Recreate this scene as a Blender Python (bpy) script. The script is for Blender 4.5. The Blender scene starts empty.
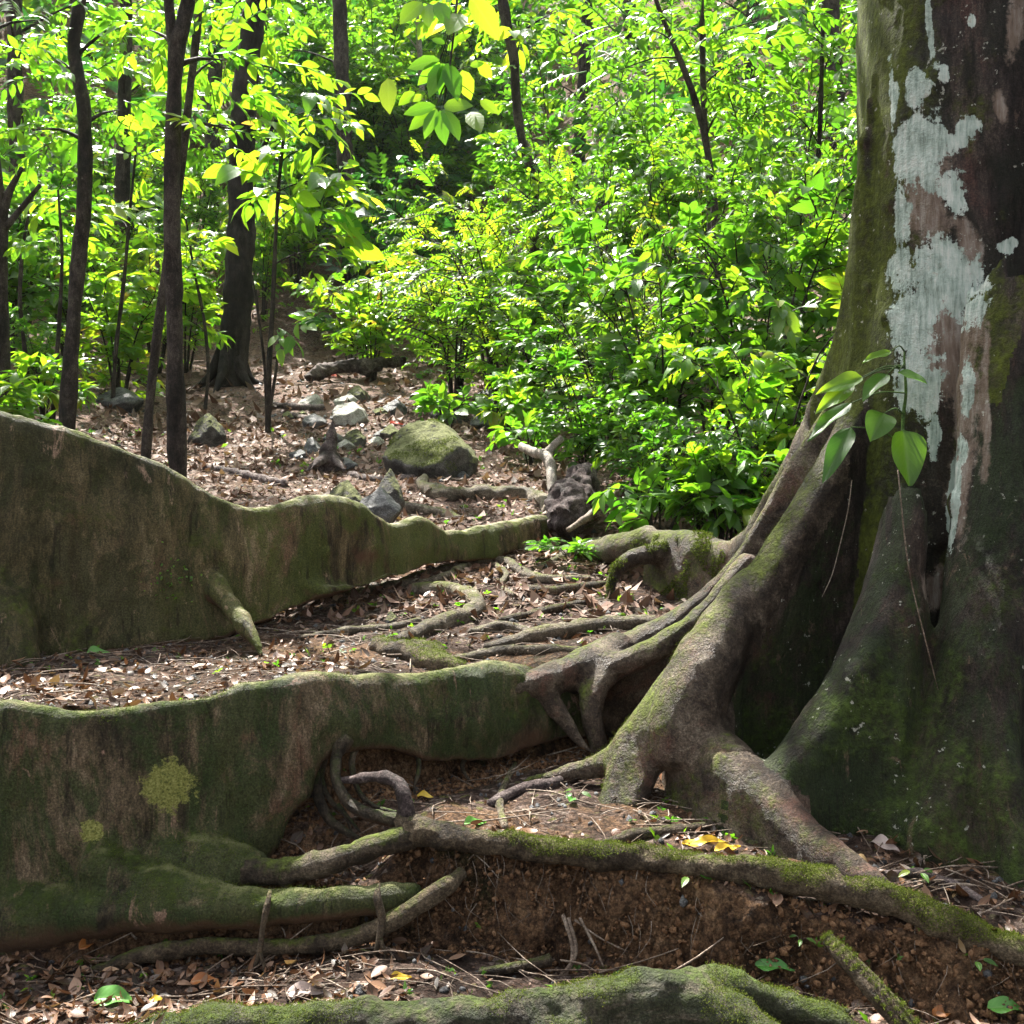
SKY, SUN_E, EXPO = .125, 5, 2.1
HAZE = .0002
import bpy, math, random
import numpy as np
from mathutils import Vector, kdtree

random.seed(5)
rng = np.random.default_rng(11)
F = 1050.0          # focal length in pixels of the 1024 px frame
CAM_H = 1.5
scn = bpy.context.scene
COL = scn.collection

# ------------------------------------------------------------------ noise
def _h(ix, iy, iz, seed):
    with np.errstate(over='ignore'):
        h = (ix.astype(np.uint32) * np.uint32(374761393) + iy.astype(np.uint32) * np.uint32(668265263)
             + iz.astype(np.uint32) * np.uint32(2246822519) + np.uint32(seed * 3266489917 & 0xffffffff))
        h = (h ^ (h >> np.uint32(13))) * np.uint32(1274126177)
        h = (h ^ (h >> np.uint32(16)))
    return h.astype(np.float64) / 4294967295.0 * 2 - 1

def vnoise(x, y, z=0.0, seed=0):
    x = np.asarray(x, float); y = np.asarray(y, float); z = np.asarray(z, float) + 0 * x
    ix = np.floor(x).astype(np.int64); iy = np.floor(y).astype(np.int64); iz = np.floor(z).astype(np.int64)
    fx = x - ix; fy = y - iy; fz = z - iz
    u = fx * fx * (3 - 2 * fx); v = fy * fy * (3 - 2 * fy); w = fz * fz * (3 - 2 * fz)
    r = 0
    for dx in (0, 1):
        for dy in (0, 1):
            for dz in (0, 1):
                r = r + _h(ix + dx, iy + dy, iz + dz, seed) * (u if dx else 1 - u) * (v if dy else 1 - v) * (w if dz else 1 - w)
    return r

def fbm(x, y, z=0.0, seed=0, octv=4, gain=.5):
    r = 0; a = 1.0; f = 1.0
    for o in range(octv):
        r = r + a * vnoise(x * f, y * f, np.asarray(z) * f, seed + o * 17); a *= gain; f *= 2.03
    return r

def sstep(a, b, t):
    t = np.clip((t - a) / (b - a), 0, 1)
    return t * t * (3 - 2 * t)

# ------------------------------------------------------------------ terrain
STEP_X = np.array([-9, -3.0, -1.78, -1.11, -.71, -.377, .035, .21, .66, .94, 1.4, 2.1, 3.0, 9.])
STEP_Y = np.array([3.6, 3.64, 3.66, 3.78, 4.14, 4.36, 4.66, 4.76, 5.12, 5.1, 5.1, 5.1, 5.0, 5.0])
BANK_X = np.array([-9, -1.2, -.9, -.355, 0., .5, 1.0, 1.51, 2.2, 9.])
BANK_Y = np.array([3.62, 3.62, 3.62, 3.66, 3.6, 3.45, 3.30, 3.14, 2.95, 2.9])

def ground(x, Y):
    x = np.asarray(x, float); Y = np.asarray(Y, float)
    yb = np.interp(x, BANK_X, BANK_Y) + .018 * vnoise(x * 5, 0 * x, 0, 3)
    ys = np.interp(x, STEP_X, STEP_Y)
    right = sstep(.2, 1.5, x)
    left = 1 - sstep(-.55, -.3, x)
    h1 = (.345 * (1 - right) + .215 * right) * (1 - left) + .205 * left
    slope = .07 * (1 - right) + .20 * right
    t1 = h1 + slope * np.clip(Y - yb, 0, 1.0) + left * .17 * sstep(.12, .4, Y - yb)
    front = .015 + .03 * vnoise(x * 2.1, Y * 2.1, 0, 5)
    zf = front + (t1 - front) * sstep(-.13, .02, Y - yb)
    d = Y - 5.25
    soft = np.where(d > 0, d, 0) + .25 * np.exp(-np.abs(d) * 2.2)
    zb = .80 + .247 * soft
    zb = np.where(Y > 18, zb + .62 * (np.sqrt((Y - 18) ** 2 + 9) - 3), zb)
    w = .06 + .05 * sstep(.2, .9, x)
    s = sstep(-w, w, Y - ys)
    z = zf * (1 - s) + zb * s
    # valley sides, away from the path
    far = sstep(7, 14, Y)
    cx = -.9 - .30 * np.clip(Y - 8, 0, 14)
    lx = np.clip(cx - 1.9 - x, 0, None); rx = np.clip(x - cx - 3.0, 0, None)
    z = z + far * (.62 * lx ** 2 / (lx + 1.6) + .42 * rx ** 2 / (rx + 2.0))
    near = np.exp(-np.clip(Y - 3, 0, None) * .05)
    z = z + near * (.020 * fbm(x * 3.1, Y * 3.1, 0, 9, 3) + .008 * fbm(x * 17, Y * 17, 0, 21, 3))
    z = z + sstep(6, 12, Y) * .10 * fbm(x * .6, Y * .6, 0, 31, 3)
    return z

def P(px, py, Y):
    return np.array([(px - 512) / F * Y, Y, CAM_H + (512 - py) / F * Y])

def G(px, py, lo=2.6, hi=45.0):
    """where the sight line through a photo point meets the ground"""
    Ys = np.geomspace(lo, hi, 1500)
    x = (px - 512) / F * Ys; z = CAM_H + (512 - py) / F * Ys
    below = z <= ground(x, Ys)
    i = int(np.argmax(below)) if below.any() else len(Ys) - 1
    Y = Ys[i]
    return np.array([x[i], Y, float(ground(x[i], Y))])

def on_ground(px, Y):
    x = (px - 512) / F * Y
    return np.array([x, Y, float(ground(x, Y))])

# ------------------------------------------------------------------ mesh building
def mesh_from(name, verts, faces=None, tris=None, quads=None, attrs=None, smooth=True):
    me = bpy.data.meshes.new(name)
    verts = np.asarray(verts, np.float32)
    me.vertices.add(len(verts)); me.vertices.foreach_set('co', verts.ravel())
    loops = []; starts = []; n = 0
    if tris is not None and len(tris):
        t = np.asarray(tris, np.int32); loops.append(t.ravel()); starts.append(n + 3 * np.arange(len(t))); n += t.size
    if quads is not None and len(quads):
        q = np.asarray(quads, np.int32); loops.append(q.ravel()); starts.append(n + 4 * np.arange(len(q))); n += q.size
    if faces is not None:
        for f in faces:
            loops.append(np.asarray(f, np.int32)); starts.append(np.array([n])); n += len(f)
    L = np.concatenate(loops).astype(np.int32); S = np.concatenate(starts).astype(np.int32)
    me.loops.add(len(L)); me.loops.foreach_set('vertex_index', L)
    me.polygons.add(len(S)); me.polygons.foreach_set('loop_start', S)
    me.update(calc_edges=True)
    me.validate()
    for k, (typ, data) in (attrs or {}).items():
        a = me.attributes.new(k, typ, 'POINT')
        a.data.foreach_set('vector' if typ == 'FLOAT_VECTOR' else 'value', np.asarray(data, np.float32).ravel())
    if smooth:
        me.polygons.foreach_set('use_smooth', np.ones(len(me.polygons), bool))
    return me

def link(name, me, mat=None, parent=None, loc=(0, 0, 0)):
    o = bpy.data.objects.new(name, me); COL.objects.link(o)
    o.location = loc
    if parent is not None: o.parent = parent
    if mat is not None: me.materials.append(mat)
    return o

def tag(o, label=None, cat=None, group=None, kind=None):
    if label: o['label'] = label
    if cat: o['category'] = cat
    if group: o['group'] = group
    if kind: o['kind'] = kind
    return o

def thing(name, loc, label, cat, group=None):
    o = bpy.data.objects.new(name, None); COL.objects.link(o)
    o.location = [float(v) for v in loc]; o.empty_display_size = .1
    return tag(o, label, cat, group)

class Geo:
    """collects vertices and triangles / quads of one mesh"""
    def __init__(s): s.v = []; s.t = []; s.q = []; s.n = 0; s.at = []
    def add(s, v, t=None, q=None, at=None):
        v = np.asarray(v, float).reshape(-1, 3)
        if t is not None and len(t): s.t.append(np.asarray(t) + s.n)
        if q is not None and len(q): s.q.append(np.asarray(q) + s.n)
        s.v.append(v); s.n += len(v)
        s.at.append(np.zeros((len(v), 3)) if at is None else np.asarray(at, float))
    def arrays(s):
        return (np.concatenate(s.v), np.concatenate(s.t) if s.t else None, np.concatenate(s.q) if s.q else None)
    def mesh(s, name, off=(0, 0, 0), attr=None):
        v, t, q = s.arrays()
        return mesh_from(name, v - np.asarray(off, float), tris=t, quads=q,
                         attrs={attr: ('FLOAT_VECTOR', np.concatenate(s.at))} if attr else None)

def resample(pts, rad, step):
    """Catmull-Rom through the points, evenly spaced"""
    pts = np.asarray(pts, float); rad = np.asarray(rad, float)
    n = len(pts)
    A = np.vstack([2 * pts[0] - pts[1], pts, 2 * pts[-1] - pts[-2]])
    out = []; ro = []
    for i in range(n - 1):
        p0, p1, p2, p3 = A[i:i + 4]
        k = max(2, int(np.linalg.norm(p2 - p1) / step))
        t = np.linspace(0, 1, k, endpoint=False)[:, None]
        out.append(.5 * (2 * p1 + (p2 - p0) * t + (2 * p0 - 5 * p1 + 4 * p2 - p3) * t ** 2 + (3 * p1 - p0 - 3 * p2 + p3) * t ** 3))
        ts = t * t * (3 - 2 * t)
        ro.append(rad[i] * (1 - ts) + rad[i + 1] * ts if rad.ndim > 1 else rad[i] + (rad[i + 1] - rad[i]) * ts[:, 0])
    out.append(pts[-1:]); ro.append(rad[-1:])
    return np.concatenate(out), np.concatenate(ro)

def tube(g, pts, rad, step=.03, segs=10, rough=.0, nf=9., seed=0, flat=1.0, at=None):
    """round tapering tube along a curve; rough displaces it with noise"""
    p, r = resample(pts, rad, step)
    t = np.gradient(p, axis=0); t /= np.linalg.norm(t, axis=1)[:, None] + 1e-9
    up = np.array([0, 0, 1.]) if abs(t[0, 2]) < .9 else np.array([1., 0, 0])
    n0 = up - t[0] * (up @ t[0]); n0 /= np.linalg.norm(n0)
    N = [n0]
    for i in range(1, len(p)):
        n = N[-1] - t[i] * (N[-1] @ t[i]); N.append(n / (np.linalg.norm(n) + 1e-9))
    N = np.array(N); B = np.cross(t, N)
    a = np.linspace(0, 2 * np.pi, segs, endpoint=False)
    d = N[:, None, :] * (np.cos(a) * flat)[None, :, None] + B[:, None, :] * np.sin(a)[None, :, None]
    v = p[:, None, :] + d * r[:, None, None]
    if rough:
        k = 1 + rough * fbm(v[..., 0] * nf, v[..., 1] * nf, v[..., 2] * nf, seed, 3)
        v = p[:, None, :] + d * (r[:, None] * k)[..., None]
    m = len(p)
    i, j = np.meshgrid(np.arange(m - 1), np.arange(segs), indexing='ij')
    j2 = (j + 1) % segs
    q = np.stack([i * segs + j, i * segs + j2, (i + 1) * segs + j2, (i + 1) * segs + j], -1).reshape(-1, 4)
    vv = np.vstack([v.reshape(-1, 3), p[0] - t[0] * r[0] * .5, p[-1] + t[-1] * r[-1] * .5])
    c0 = m * segs; jj = np.arange(segs)
    tr = np.vstack([np.stack([0 * jj + c0, (jj + 1) % segs, jj], -1),
                    np.stack([0 * jj + c0 + 1, (m - 1) * segs + jj, (m - 1) * segs + (jj + 1) % segs], -1)])
    g.add(vv, tr, q, None if at is None else np.tile(at, (len(vv), 1)))
    return p, r

def fin(g, ridge, bottoms, rt, rm, rb, step=.04, levels=14):
    """plank-like buttress: a ridge line with a rounded top, sheer sides and a flared foot.
    rt / rm / rb half thickness at the top, in the middle and at the foot, per ridge point"""
    ridge = np.asarray(ridge, float); n = len(ridge)
    full = lambda a: np.full(n, float(a)) if np.isscalar(a) else np.asarray(a, float)
    R = np.stack([full(bottoms), full(rt), full(rm), full(rb)], 1)
    p, R = resample(ridge, R, step)
    hx = np.gradient(p[:, :2], axis=0)
    for _ in range(4):
        hx[1:-1] = (hx[:-2] + hx[1:-1] * 2 + hx[2:]) / 4
    L = np.linalg.norm(hx, axis=1)[:, None] + 1e-9
    hx = hx / L
    side = np.stack([-hx[:, 1], hx[:, 0]], 1)
    m = len(p); secs = []; samples = []
    for k in range(m):
        zt = p[k, 2]; zb, a, b, c = R[k]
        zb = min(zb, zt - 2.0 * a)
        top = zt
        th = np.linspace(0, np.pi / 2, 5)
        zz = list(zt - a * (1 - np.cos(th))); ww = list(a * np.sin(th))
        u = np.linspace(0, 1, levels)[1:]
        z0 = zt - a
        for t in u:
            zz.append(z0 + (zb - z0) * t)
            w = a + (b - a) * min(1, t * 2.2) if t < .5 else b + (c - b) * ((t - .5) * 2) ** 2
            ww.append(w)
        zz = np.array(zz); ww = np.array(ww); ww[0] = 0
        zz2 = np.concatenate([zz, zz[1:][::-1]]); ww2 = np.concatenate([ww, -ww[1:][::-1]])
        secs.append(np.stack([p[k, 0] + side[k, 0] * ww2, p[k, 1] + side[k, 1] * ww2, zz2], 1))
        for t in np.linspace(0, 1, 6):
            samples.append([p[k, 0], p[k, 1], zt - a + (zb - zt + a) * t])
    V = np.array(secs); s = V.shape[1]
    i, j = np.meshgrid(np.arange(m - 1), np.arange(s), indexing='ij'); j2 = (j + 1) % s
    q = np.stack([i * s + j, i * s + j2, (i + 1) * s + j2, (i + 1) * s + j], -1).reshape(-1, 4)
    c0 = V[0].mean(0); c1 = V[-1].mean(0)
    vv = np.vstack([V.reshape(-1, 3), c0, c1]); e = m * s; jj = np.arange(s)
    tr = np.vstack([np.stack([0 * jj + e, (jj + 1) % s, jj], -1),
                    np.stack([0 * jj + e + 1, (m - 1) * s + jj, (m - 1) * s + (jj + 1) % s], -1)])
    g.add(vv, tr, q)
    return np.array(samples)

def fuse(g, voxel, smooth=6):
    """melt the overlapping closed pieces of g into one skin"""
    me = g.mesh('fuse'); o = link('fuse', me)
    md = o.modifiers.new('r', 'REMESH'); md.mode = 'VOXEL'; md.voxel_size = voxel; md.adaptivity = 0
    dg = bpy.context.evaluated_depsgraph_get(); dg.update()
    ev = bpy.data.meshes.new_from_object(o.evaluated_get(dg))
    v = np.empty(len(ev.vertices) * 3, np.float32); ev.vertices.foreach_get('co', v); v = v.reshape(-1, 3).astype(float)
    q = np.empty(len(ev.loops), np.int32); ev.loops.foreach_get('vertex_index', q); q = q.reshape(-1, 4)
    e = np.empty(len(ev.edges) * 2, np.int32); ev.edges.foreach_get('vertices', e); e = e.reshape(-1, 2)
    bpy.data.objects.remove(o); bpy.data.meshes.remove(me); bpy.data.meshes.remove(ev)
    cnt = np.bincount(e.ravel(), minlength=len(v)).astype(float)
    def lap(v, f):
        s = np.stack([np.bincount(e[:, 0], v[e[:, 1], k], len(v)) + np.bincount(e[:, 1], v[e[:, 0], k], len(v)) for k in range(3)], 1)
        return v + f * (s / cnt[:, None] - v)
    for _ in range(smooth):
        v = lap(v, .6); v = lap(v, -.33) if _ % 2 else v
    return v, q

def vnormals(v, q):
    n = np.cross(v[q[:, 2]] - v[q[:, 0]], v[q[:, 3]] - v[q[:, 1]])
    N = np.stack([sum(np.bincount(q[:, c], n[:, k], len(v)) for c in range(4)) for k in range(3)], 1)
    return N / (np.linalg.norm(N, axis=1)[:, None] + 1e-12)

def roughen(v, q, amp, freq, seed=0, octv=4, zs=1.0):
    N = vnormals(v, q)
    return v + N * (amp * fbm(v[:, 0] * freq, v[:, 1] * freq, v[:, 2] * freq * zs, seed, octv))[:, None]

# ------------------------------------------------------------------ node helper
class NB:
    def __init__(s, name):
        s.m = bpy.data.materials.new(name); s.m.use_nodes = True
        s.nt = s.m.node_tree; s.nt.nodes.clear()
        s.out = s.nt.nodes.new('ShaderNodeOutputMaterial')
    def n(s, typ, **kw):
        x = s.nt.nodes.new(typ)
        for k, v in kw.items(): setattr(x, k, v)
        return x
    def set(s, sock, v):
        if hasattr(v, 'links') or isinstance(v, bpy.types.NodeSocket): s.nt.links.new(v, sock)
        else: sock.default_value = v
    def coord(s): return s.n('ShaderNodeTexCoord').outputs['Object']
    def pos(s): return s.n('ShaderNodeNewGeometry').outputs['Position']
    def nrm(s): return s.n('ShaderNodeNewGeometry').outputs['Normal']
    def scale(s, vec, sc):
        x = s.n('ShaderNodeMapping'); s.set(x.inputs['Vector'], vec); x.inputs['Scale'].default_value = sc; return x.outputs[0]
    def noise(s, vec, sc, det=4, rough=.55, dist=0):
        x = s.n('ShaderNodeTexNoise'); s.set(x.inputs['Vector'], vec)
        x.inputs['Scale'].default_value = sc; x.inputs['Detail'].default_value = det
        x.inputs['Roughness'].default_value = rough; x.inputs['Distortion'].default_value = dist
        return x.outputs[0]
    def voro(s, vec, sc, out='Distance', feature='F1'):
        x = s.n('ShaderNodeTexVoronoi', feature=feature); s.set(x.inputs['Vector'], vec); x.inputs['Scale'].default_value = sc
        return x.outputs[out]
    def ramp(s, fac, stops, interp='LINEAR'):
        x = s.n('ShaderNodeValToRGB'); s.set(x.inputs[0], fac); cr = x.color_ramp; cr.interpolation = interp
        while len(cr.elements) < len(stops): cr.elements.new(.5)
        for e, (p, c) in zip(cr.elements, stops):
            e.position = p; e.color = (c[0], c[1], c[2], 1) if not np.isscalar(c) else (c, c, c, 1)
        return x.outputs[0]
    def mix(s, f, a, b, mode='MIX'):
        x = s.n('ShaderNodeMix', data_type='RGBA', blend_type=mode); x.clamp_factor = True
        s.set(x.inputs[0], f)
        for i, v in ((6, a), (7, b)):
            s.set(x.inputs[i], (*v, 1) if isinstance(v, tuple) and len(v) == 3 else v)
        return x.outputs[2]
    def math(s, op, a, b=0.0, clamp=False):
        x = s.n('ShaderNodeMath', operation=op); x.use_clamp = clamp
        s.set(x.inputs[0], a); s.set(x.inputs[1], b); return x.outputs[0]
    def rng(s, v, a, b, c=0., d=1.):
        x = s.n('ShaderNodeMapRange'); x.interpolation_type = 'SMOOTHSTEP'; s.set(x.inputs[0], v)
        for i, k in enumerate((a, b, c, d)): x.inputs[i + 1].default_value = k
        return x.outputs[0]
    def dot(s, a, vec):
        x = s.n('ShaderNodeVectorMath', operation='DOT_PRODUCT'); s.set(x.inputs[0], a); x.inputs[1].default_value = vec; return x.outputs['Value']
    def attr(s, name):
        return s.n('ShaderNodeAttribute', attribute_name=name)
    def sep(s, v):
        x = s.n('ShaderNodeSeparateXYZ'); s.set(x.inputs[0], v); return x.outputs
    def bump(s, h, strength=.5, dist=.01, normal=None):
        x = s.n('ShaderNodeBump'); s.set(x.inputs['Height'], h); x.inputs['Strength'].default_value = strength
        x.inputs['Distance'].default_value = dist
        if normal is not None: s.set(x.inputs['Normal'], normal)
        return x.outputs[0]
    def bsdf(s, col, rough=.7, normal=None, spec=.3):
        x = s.n('ShaderNodeBsdfPrincipled')
        s.set(x.inputs['Base Color'], (*col, 1) if isinstance(col, tuple) and len(col) == 3 else col)
        s.set(x.inputs['Roughness'], rough); s.set(x.inputs['Specular IOR Level'], spec)
        if normal is not None: s.set(x.inputs['Normal'], normal)
        return x.outputs[0]
    def done(s, sh):
        s.nt.links.new(sh, s.out.inputs['Surface']); return s.m

# ------------------------------------------------------------------ materials
def bark_mat(name, ramp, moss=(.07, .10, .015), moss_dir=(0, 0, 1), moss_lo=.25, moss_hi=.8, moss_side=.0,
             stain=None, streak=(1, 1, 1), lichen=False, pale=.35, bump=.6, rough=.62, damp=None, fib=0., MOSSUP=.55, film=None, flakes=None, rim=None, spot=False, lowmoss=0., soil=None, film_lit_x=None):
    b = NB(name); co = b.coord()
    cs = b.scale(co, streak)
    n1 = b.noise(cs, 3.2, 6, .62, .4); n2 = b.noise(cs, 16, 6, .68, .3); n3 = b.noise(cs, 75, 4, .7)
    f = b.math('ADD', b.math('MULTIPLY', n1, .5), b.math('ADD', b.math('MULTIPLY', n2, .35), b.math('MULTIPLY', n3, .22)))
    f = b.math('ADD', b.math('MULTIPLY', b.math('SUBTRACT', f, .535), 1.7), .53)
    col = b.ramp(f, ramp)
    if stain:                                    # weathered reddish patches
        st = b.rng(b.noise(b.scale(co, (streak[0] * 1.3, streak[1] * 1.3, streak[2] * 1.5)), 2.3, 7, .7, .8), .53, .66)
        col = b.mix(b.math('MULTIPLY', st, .7), col, stain)
    if film:                                     # thin dark green algae film in big ragged patches
        fm = b.rng(b.noise(b.scale(co, (streak[0], streak[1], streak[2] * 1.8)), 2.6, 8, .75, .8), .43, .53)
        fc = film
        if film_lit_x:                               # darker algae at one end; sunlight painted into the lighter film
            k = b.rng(b.math('ADD', b.sep(b.pos())[0], b.math('MULTIPLY', n1, .8)), film_lit_x[0] + .4, film_lit_x[1] + .4); fc = b.mix(k, film, film_lit_x[2])
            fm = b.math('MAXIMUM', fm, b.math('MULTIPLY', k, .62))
        col = b.mix(b.math('MULTIPLY', fm, .78), col, fc)
    if flakes:                                   # small scars where the bark has flaked
        fk = b.rng(b.noise(b.scale(co, (9, 9, 3.4)), 1.0, 8, .74, .6), .595, .66)
        col = b.mix(b.math('MULTIPLY', fk, .75), col, flakes)
        ck = b.rng(b.noise(b.scale(co, (26, 26, 1.6)), 1.0, 5, .6, .3), .34, .40, 1, 0)
        col = b.mix(b.math('MULTIPLY', ck, .6), col, (.008, .006, .004))
    sp3 = b.ramp(b.noise(co, 140, 5, .75), [(.36, .30), (.5, 1.0), (.64, 2.1)])
    col = b.mix(.75, col, sp3, 'MULTIPLY')
    pn = b.rng(b.noise(co, 9.0, 8, .72, .5), .66, .75)
    col = b.mix(b.math('MULTIPLY', pn, pale), col, (.33, .31, .24))
    up = b.dot(b.nrm(), moss_dir)
    mn = b.noise(co, 4.0, 6, .68, .3); mn2 = b.noise(co, 38, 4, .7)
    mfac = b.math('ADD', b.math('ADD', b.math('MULTIPLY', up, MOSSUP), b.math('MULTIPLY', b.math('SUBTRACT', mn, .5), 1.9)),
                  b.math('ADD', b.math('MULTIPLY', b.math('SUBTRACT', mn2, .5), .9), moss_side))
    if lowmoss: mfac = b.math('ADD', mfac, b.rng(b.sep(b.pos())[2], .5, 1.9, lowmoss, 0))
    mf = b.rng(mfac, moss_lo, moss_hi)
    mcol = b.ramp(b.math('ADD', b.math('MULTIPLY', mn2, .6), b.math('MULTIPLY', b.noise(co, 7, 3), .4)),
                  [(.33, tuple(c * .35 for c in moss)), (.52, moss), (.7, tuple(min(1, c * 1.9) for c in moss))])
    col = b.mix(b.math('MULTIPLY', mf, .92), col, mcol)
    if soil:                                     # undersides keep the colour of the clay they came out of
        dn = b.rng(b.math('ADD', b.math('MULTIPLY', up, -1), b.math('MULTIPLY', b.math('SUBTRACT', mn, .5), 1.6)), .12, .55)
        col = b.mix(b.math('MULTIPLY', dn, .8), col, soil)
    if rim:                                      # pale up-facing edge: rim light painted into the bark
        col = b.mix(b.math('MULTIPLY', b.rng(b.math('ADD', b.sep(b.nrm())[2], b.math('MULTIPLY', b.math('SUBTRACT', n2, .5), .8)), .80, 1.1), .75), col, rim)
    if spot:
        a0 = b.sep(b.attr('lich').outputs['Vector'])[0]
        col = b.mix(b.math('MULTIPLY', b.rng(b.math('ADD', a0, b.math('MULTIPLY', b.math('SUBTRACT', b.noise(co, 22, 8, .8, .6), .5), 2.6)), .0, .15), .9), col,
                    b.ramp(b.noise(co, 120, 4, .7), [(.35, (.07, .08, .015)), (.5, (.22, .23, .055)), (.65, (.36, .36, .12))]))
    if lichen:
        a = b.sep(b.attr('lich').outputs['Vector'])
        ln = b.noise(co, 26, 8, .75, .3); lb = b.noise(co, 6, 5, .6)
        scr0 = b.noise(b.scale(co, (50, 50, 5)), 1.0, 6, .75)
        lv = b.math('ADD', b.math('MULTIPLY', a[0], .8), b.math('ADD', b.math('ADD', b.math('MULTIPLY', b.math('SUBTRACT', ln, .5), 1.6), b.math('MULTIPLY', b.math('SUBTRACT', scr0, .5), .8)), b.math('MULTIPLY', b.math('SUBTRACT', lb, .5), 1.3)))
        lf = b.rng(lv, -.02, .08)
        scr = b.noise(b.scale(co, (60, 60, 7)), 1.0, 5, .7)
        lc = b.ramp(b.math('ADD', b.math('MULTIPLY', b.noise(co, 11, 6, .65), .45), b.math('MULTIPLY', scr, .55)),
                    [(.34, (.13, .15, .12)), (.43, (.33, .42, .36)), (.51, (.52, .62, .55)), (.61, (.72, .77, .70))])
        lf2 = b.rng(b.math('ADD', b.math('MULTIPLY', a[1], .8), b.math('ADD', b.math('MULTIPLY', b.math('SUBTRACT', ln, .5), 1.3), b.math('MULTIPLY', b.math('SUBTRACT', lb, .5), 1.2))), .0, .35)
        tan = b.ramp(b.noise(b.scale(co, (40, 40, 6)), 1.0, 6, .7), [(.3, (.10, .065, .045)), (.5, (.24, .18, .14)), (.7, (.42, .38, .33))])
        col = b.mix(b.math('MULTIPLY', lf2, .85), col, tan)
        col = b.mix(b.math('MULTIPLY', lf, .93), col, lc)
        sp = b.rng(b.math('SUBTRACT', b.noise(co, 33, 3, .6), b.math('MULTIPLY', b.noise(co, 3.5, 2), -.25)), .80, .84)
        col = b.mix(b.math('MULTIPLY', sp, .75), col, (.45, .45, .38))
    h = b.math('ADD', b.math('ADD', b.math('MULTIPLY', n1, .6), b.math('MULTIPLY', n2, .5)), b.math('ADD', b.math('MULTIPLY', n3, .28), b.math('MULTIPLY', b.math('MULTIPLY', mf, mn2), .5)))
    if fib:
        h = b.math('ADD', h, b.math('MULTIPLY', b.noise(b.scale(co, (30, 30, 1.2)), 1.6, 6, .7, .4), fib))
    h = b.math('ADD', h, b.math('MULTIPLY', b.noise(co, 140, 5, .75), .22))
    nm = b.bump(h, min(1, bump * 1.25), .034)
    rr = b.ramp(b.noise(co, 8, 4), [(.35, rough - .16), (.65, rough + .16)])
    rr = b.mix(mf, rr, (.93, .93, .93))
    return b.done(b.bsdf(col, rr, nm, .2))

M = {}
M['root'] = bark_mat('root_bark', [(.36, (.012, .009, .006)), (.50, (.042, .030, .020)), (.62, (.095, .072, .050)), (.76, (.19, .155, .115))],
                     moss=(.07, .09, .016), moss_lo=.22, moss_hi=.8, moss_side=.12, bump=.9, rough=.55)
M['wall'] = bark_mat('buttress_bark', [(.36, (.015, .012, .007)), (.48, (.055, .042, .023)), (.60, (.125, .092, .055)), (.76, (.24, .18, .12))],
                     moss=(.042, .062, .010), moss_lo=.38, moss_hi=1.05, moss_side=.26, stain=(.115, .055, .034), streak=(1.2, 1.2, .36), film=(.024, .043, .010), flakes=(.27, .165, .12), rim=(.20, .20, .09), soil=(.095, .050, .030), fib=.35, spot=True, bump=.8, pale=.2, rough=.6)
M['wall2'] = bark_mat('buttress_bark_lit', [(.36, (.026, .018, .009)), (.48, (.080, .058, .029)), (.60, (.160, .118, .062)), (.76, (.28, .215, .13))],  # base ramp lightened: sunlight on the upper wall root painted into the bark
                      moss=(.070, .088, .016), moss_lo=.36, moss_hi=1.05, moss_side=.28, stain=(.150, .078, .050), streak=(1.2, 1.2, .33), film=(.066, .082, .016), film_lit_x=(-1.0, -1.9, (.020, .027, .007)), flakes=(.30, .20, .14), rim=(.36, .33, .23), soil=(.12, .062, .040), fib=.35, spot=True, bump=.75, pale=.3, rough=.6)
M['trunk'] = bark_mat('giant_bark', [(.36, (.006, .0045, .0035)), (.50, (.025, .018, .015)), (.62, (.062, .045, .037)), (.78, (.14, .11, .092))],
                      moss=(.072, .090, .012), moss_dir=(-.97, .05, .2), MOSSUP=1.35, lowmoss=.26, moss_lo=.50, moss_hi=1.25, film=(.012, .013, .008), flakes=(.10, .065, .05), stain=(.075, .035, .028), streak=(1.3, 1.3, .3),
                      lichen=True, bump=.9, pale=.06, rough=.6, fib=.35)
M['log'] = bark_mat('mossy_log', [(.40, (.020, .014, .009)), (.52, (.06, .043, .027)), (.66, (.13, .10, .065))],
                    moss=(.062, .078, .012), moss_lo=.22, moss_hi=.75, bump=1.0, pale=.15, rough=.75)
M['sapling'] = bark_mat('sapling_bark', [(.38, (.008, .006, .005)), (.52, (.026, .019, .016)), (.66, (.070, .056, .046))],
                        moss=(.05, .07, .015), moss_lo=.8, moss_hi=1.2, streak=(1, 1, .5), bump=.8, pale=.55, rough=.8)
M['pale_bark'] = bark_mat('pale_bark', [(.35, (.08, .065, .05)), (.52, (.20, .17, .14)), (.66, (.34, .31, .27))], moss_lo=.9, moss_hi=1.3, bump=.5, pale=.6)
M['rock'] = bark_mat('mossy_rock', [(.38, (.016, .014, .013)), (.52, (.050, .046, .042)), (.70, (.13, .12, .11))],
                     moss=(.135, .145, .060), MOSSUP=1.3, moss_lo=.45, moss_hi=.85, bump=.9, pale=.4, rough=.7)
M['bare_rock'] = bark_mat('grey_rock', [(.38, (.020, .020, .022)), (.52, (.070, .070, .074)), (.70, (.17, .17, .17))],
                          moss=(.10, .12, .03), moss_lo=.75, moss_hi=1.1, bump=.8, pale=.4, rough=.5)
M['dead'] = bark_mat('dead_wood', [(.38, (.018, .013, .012)), (.52, (.065, .048, .046)), (.70, (.20, .165, .155))],
                     moss_lo=.85, moss_hi=1.2, streak=(1, 1, 1), bump=1.0, pale=.5, rough=.85)

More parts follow.
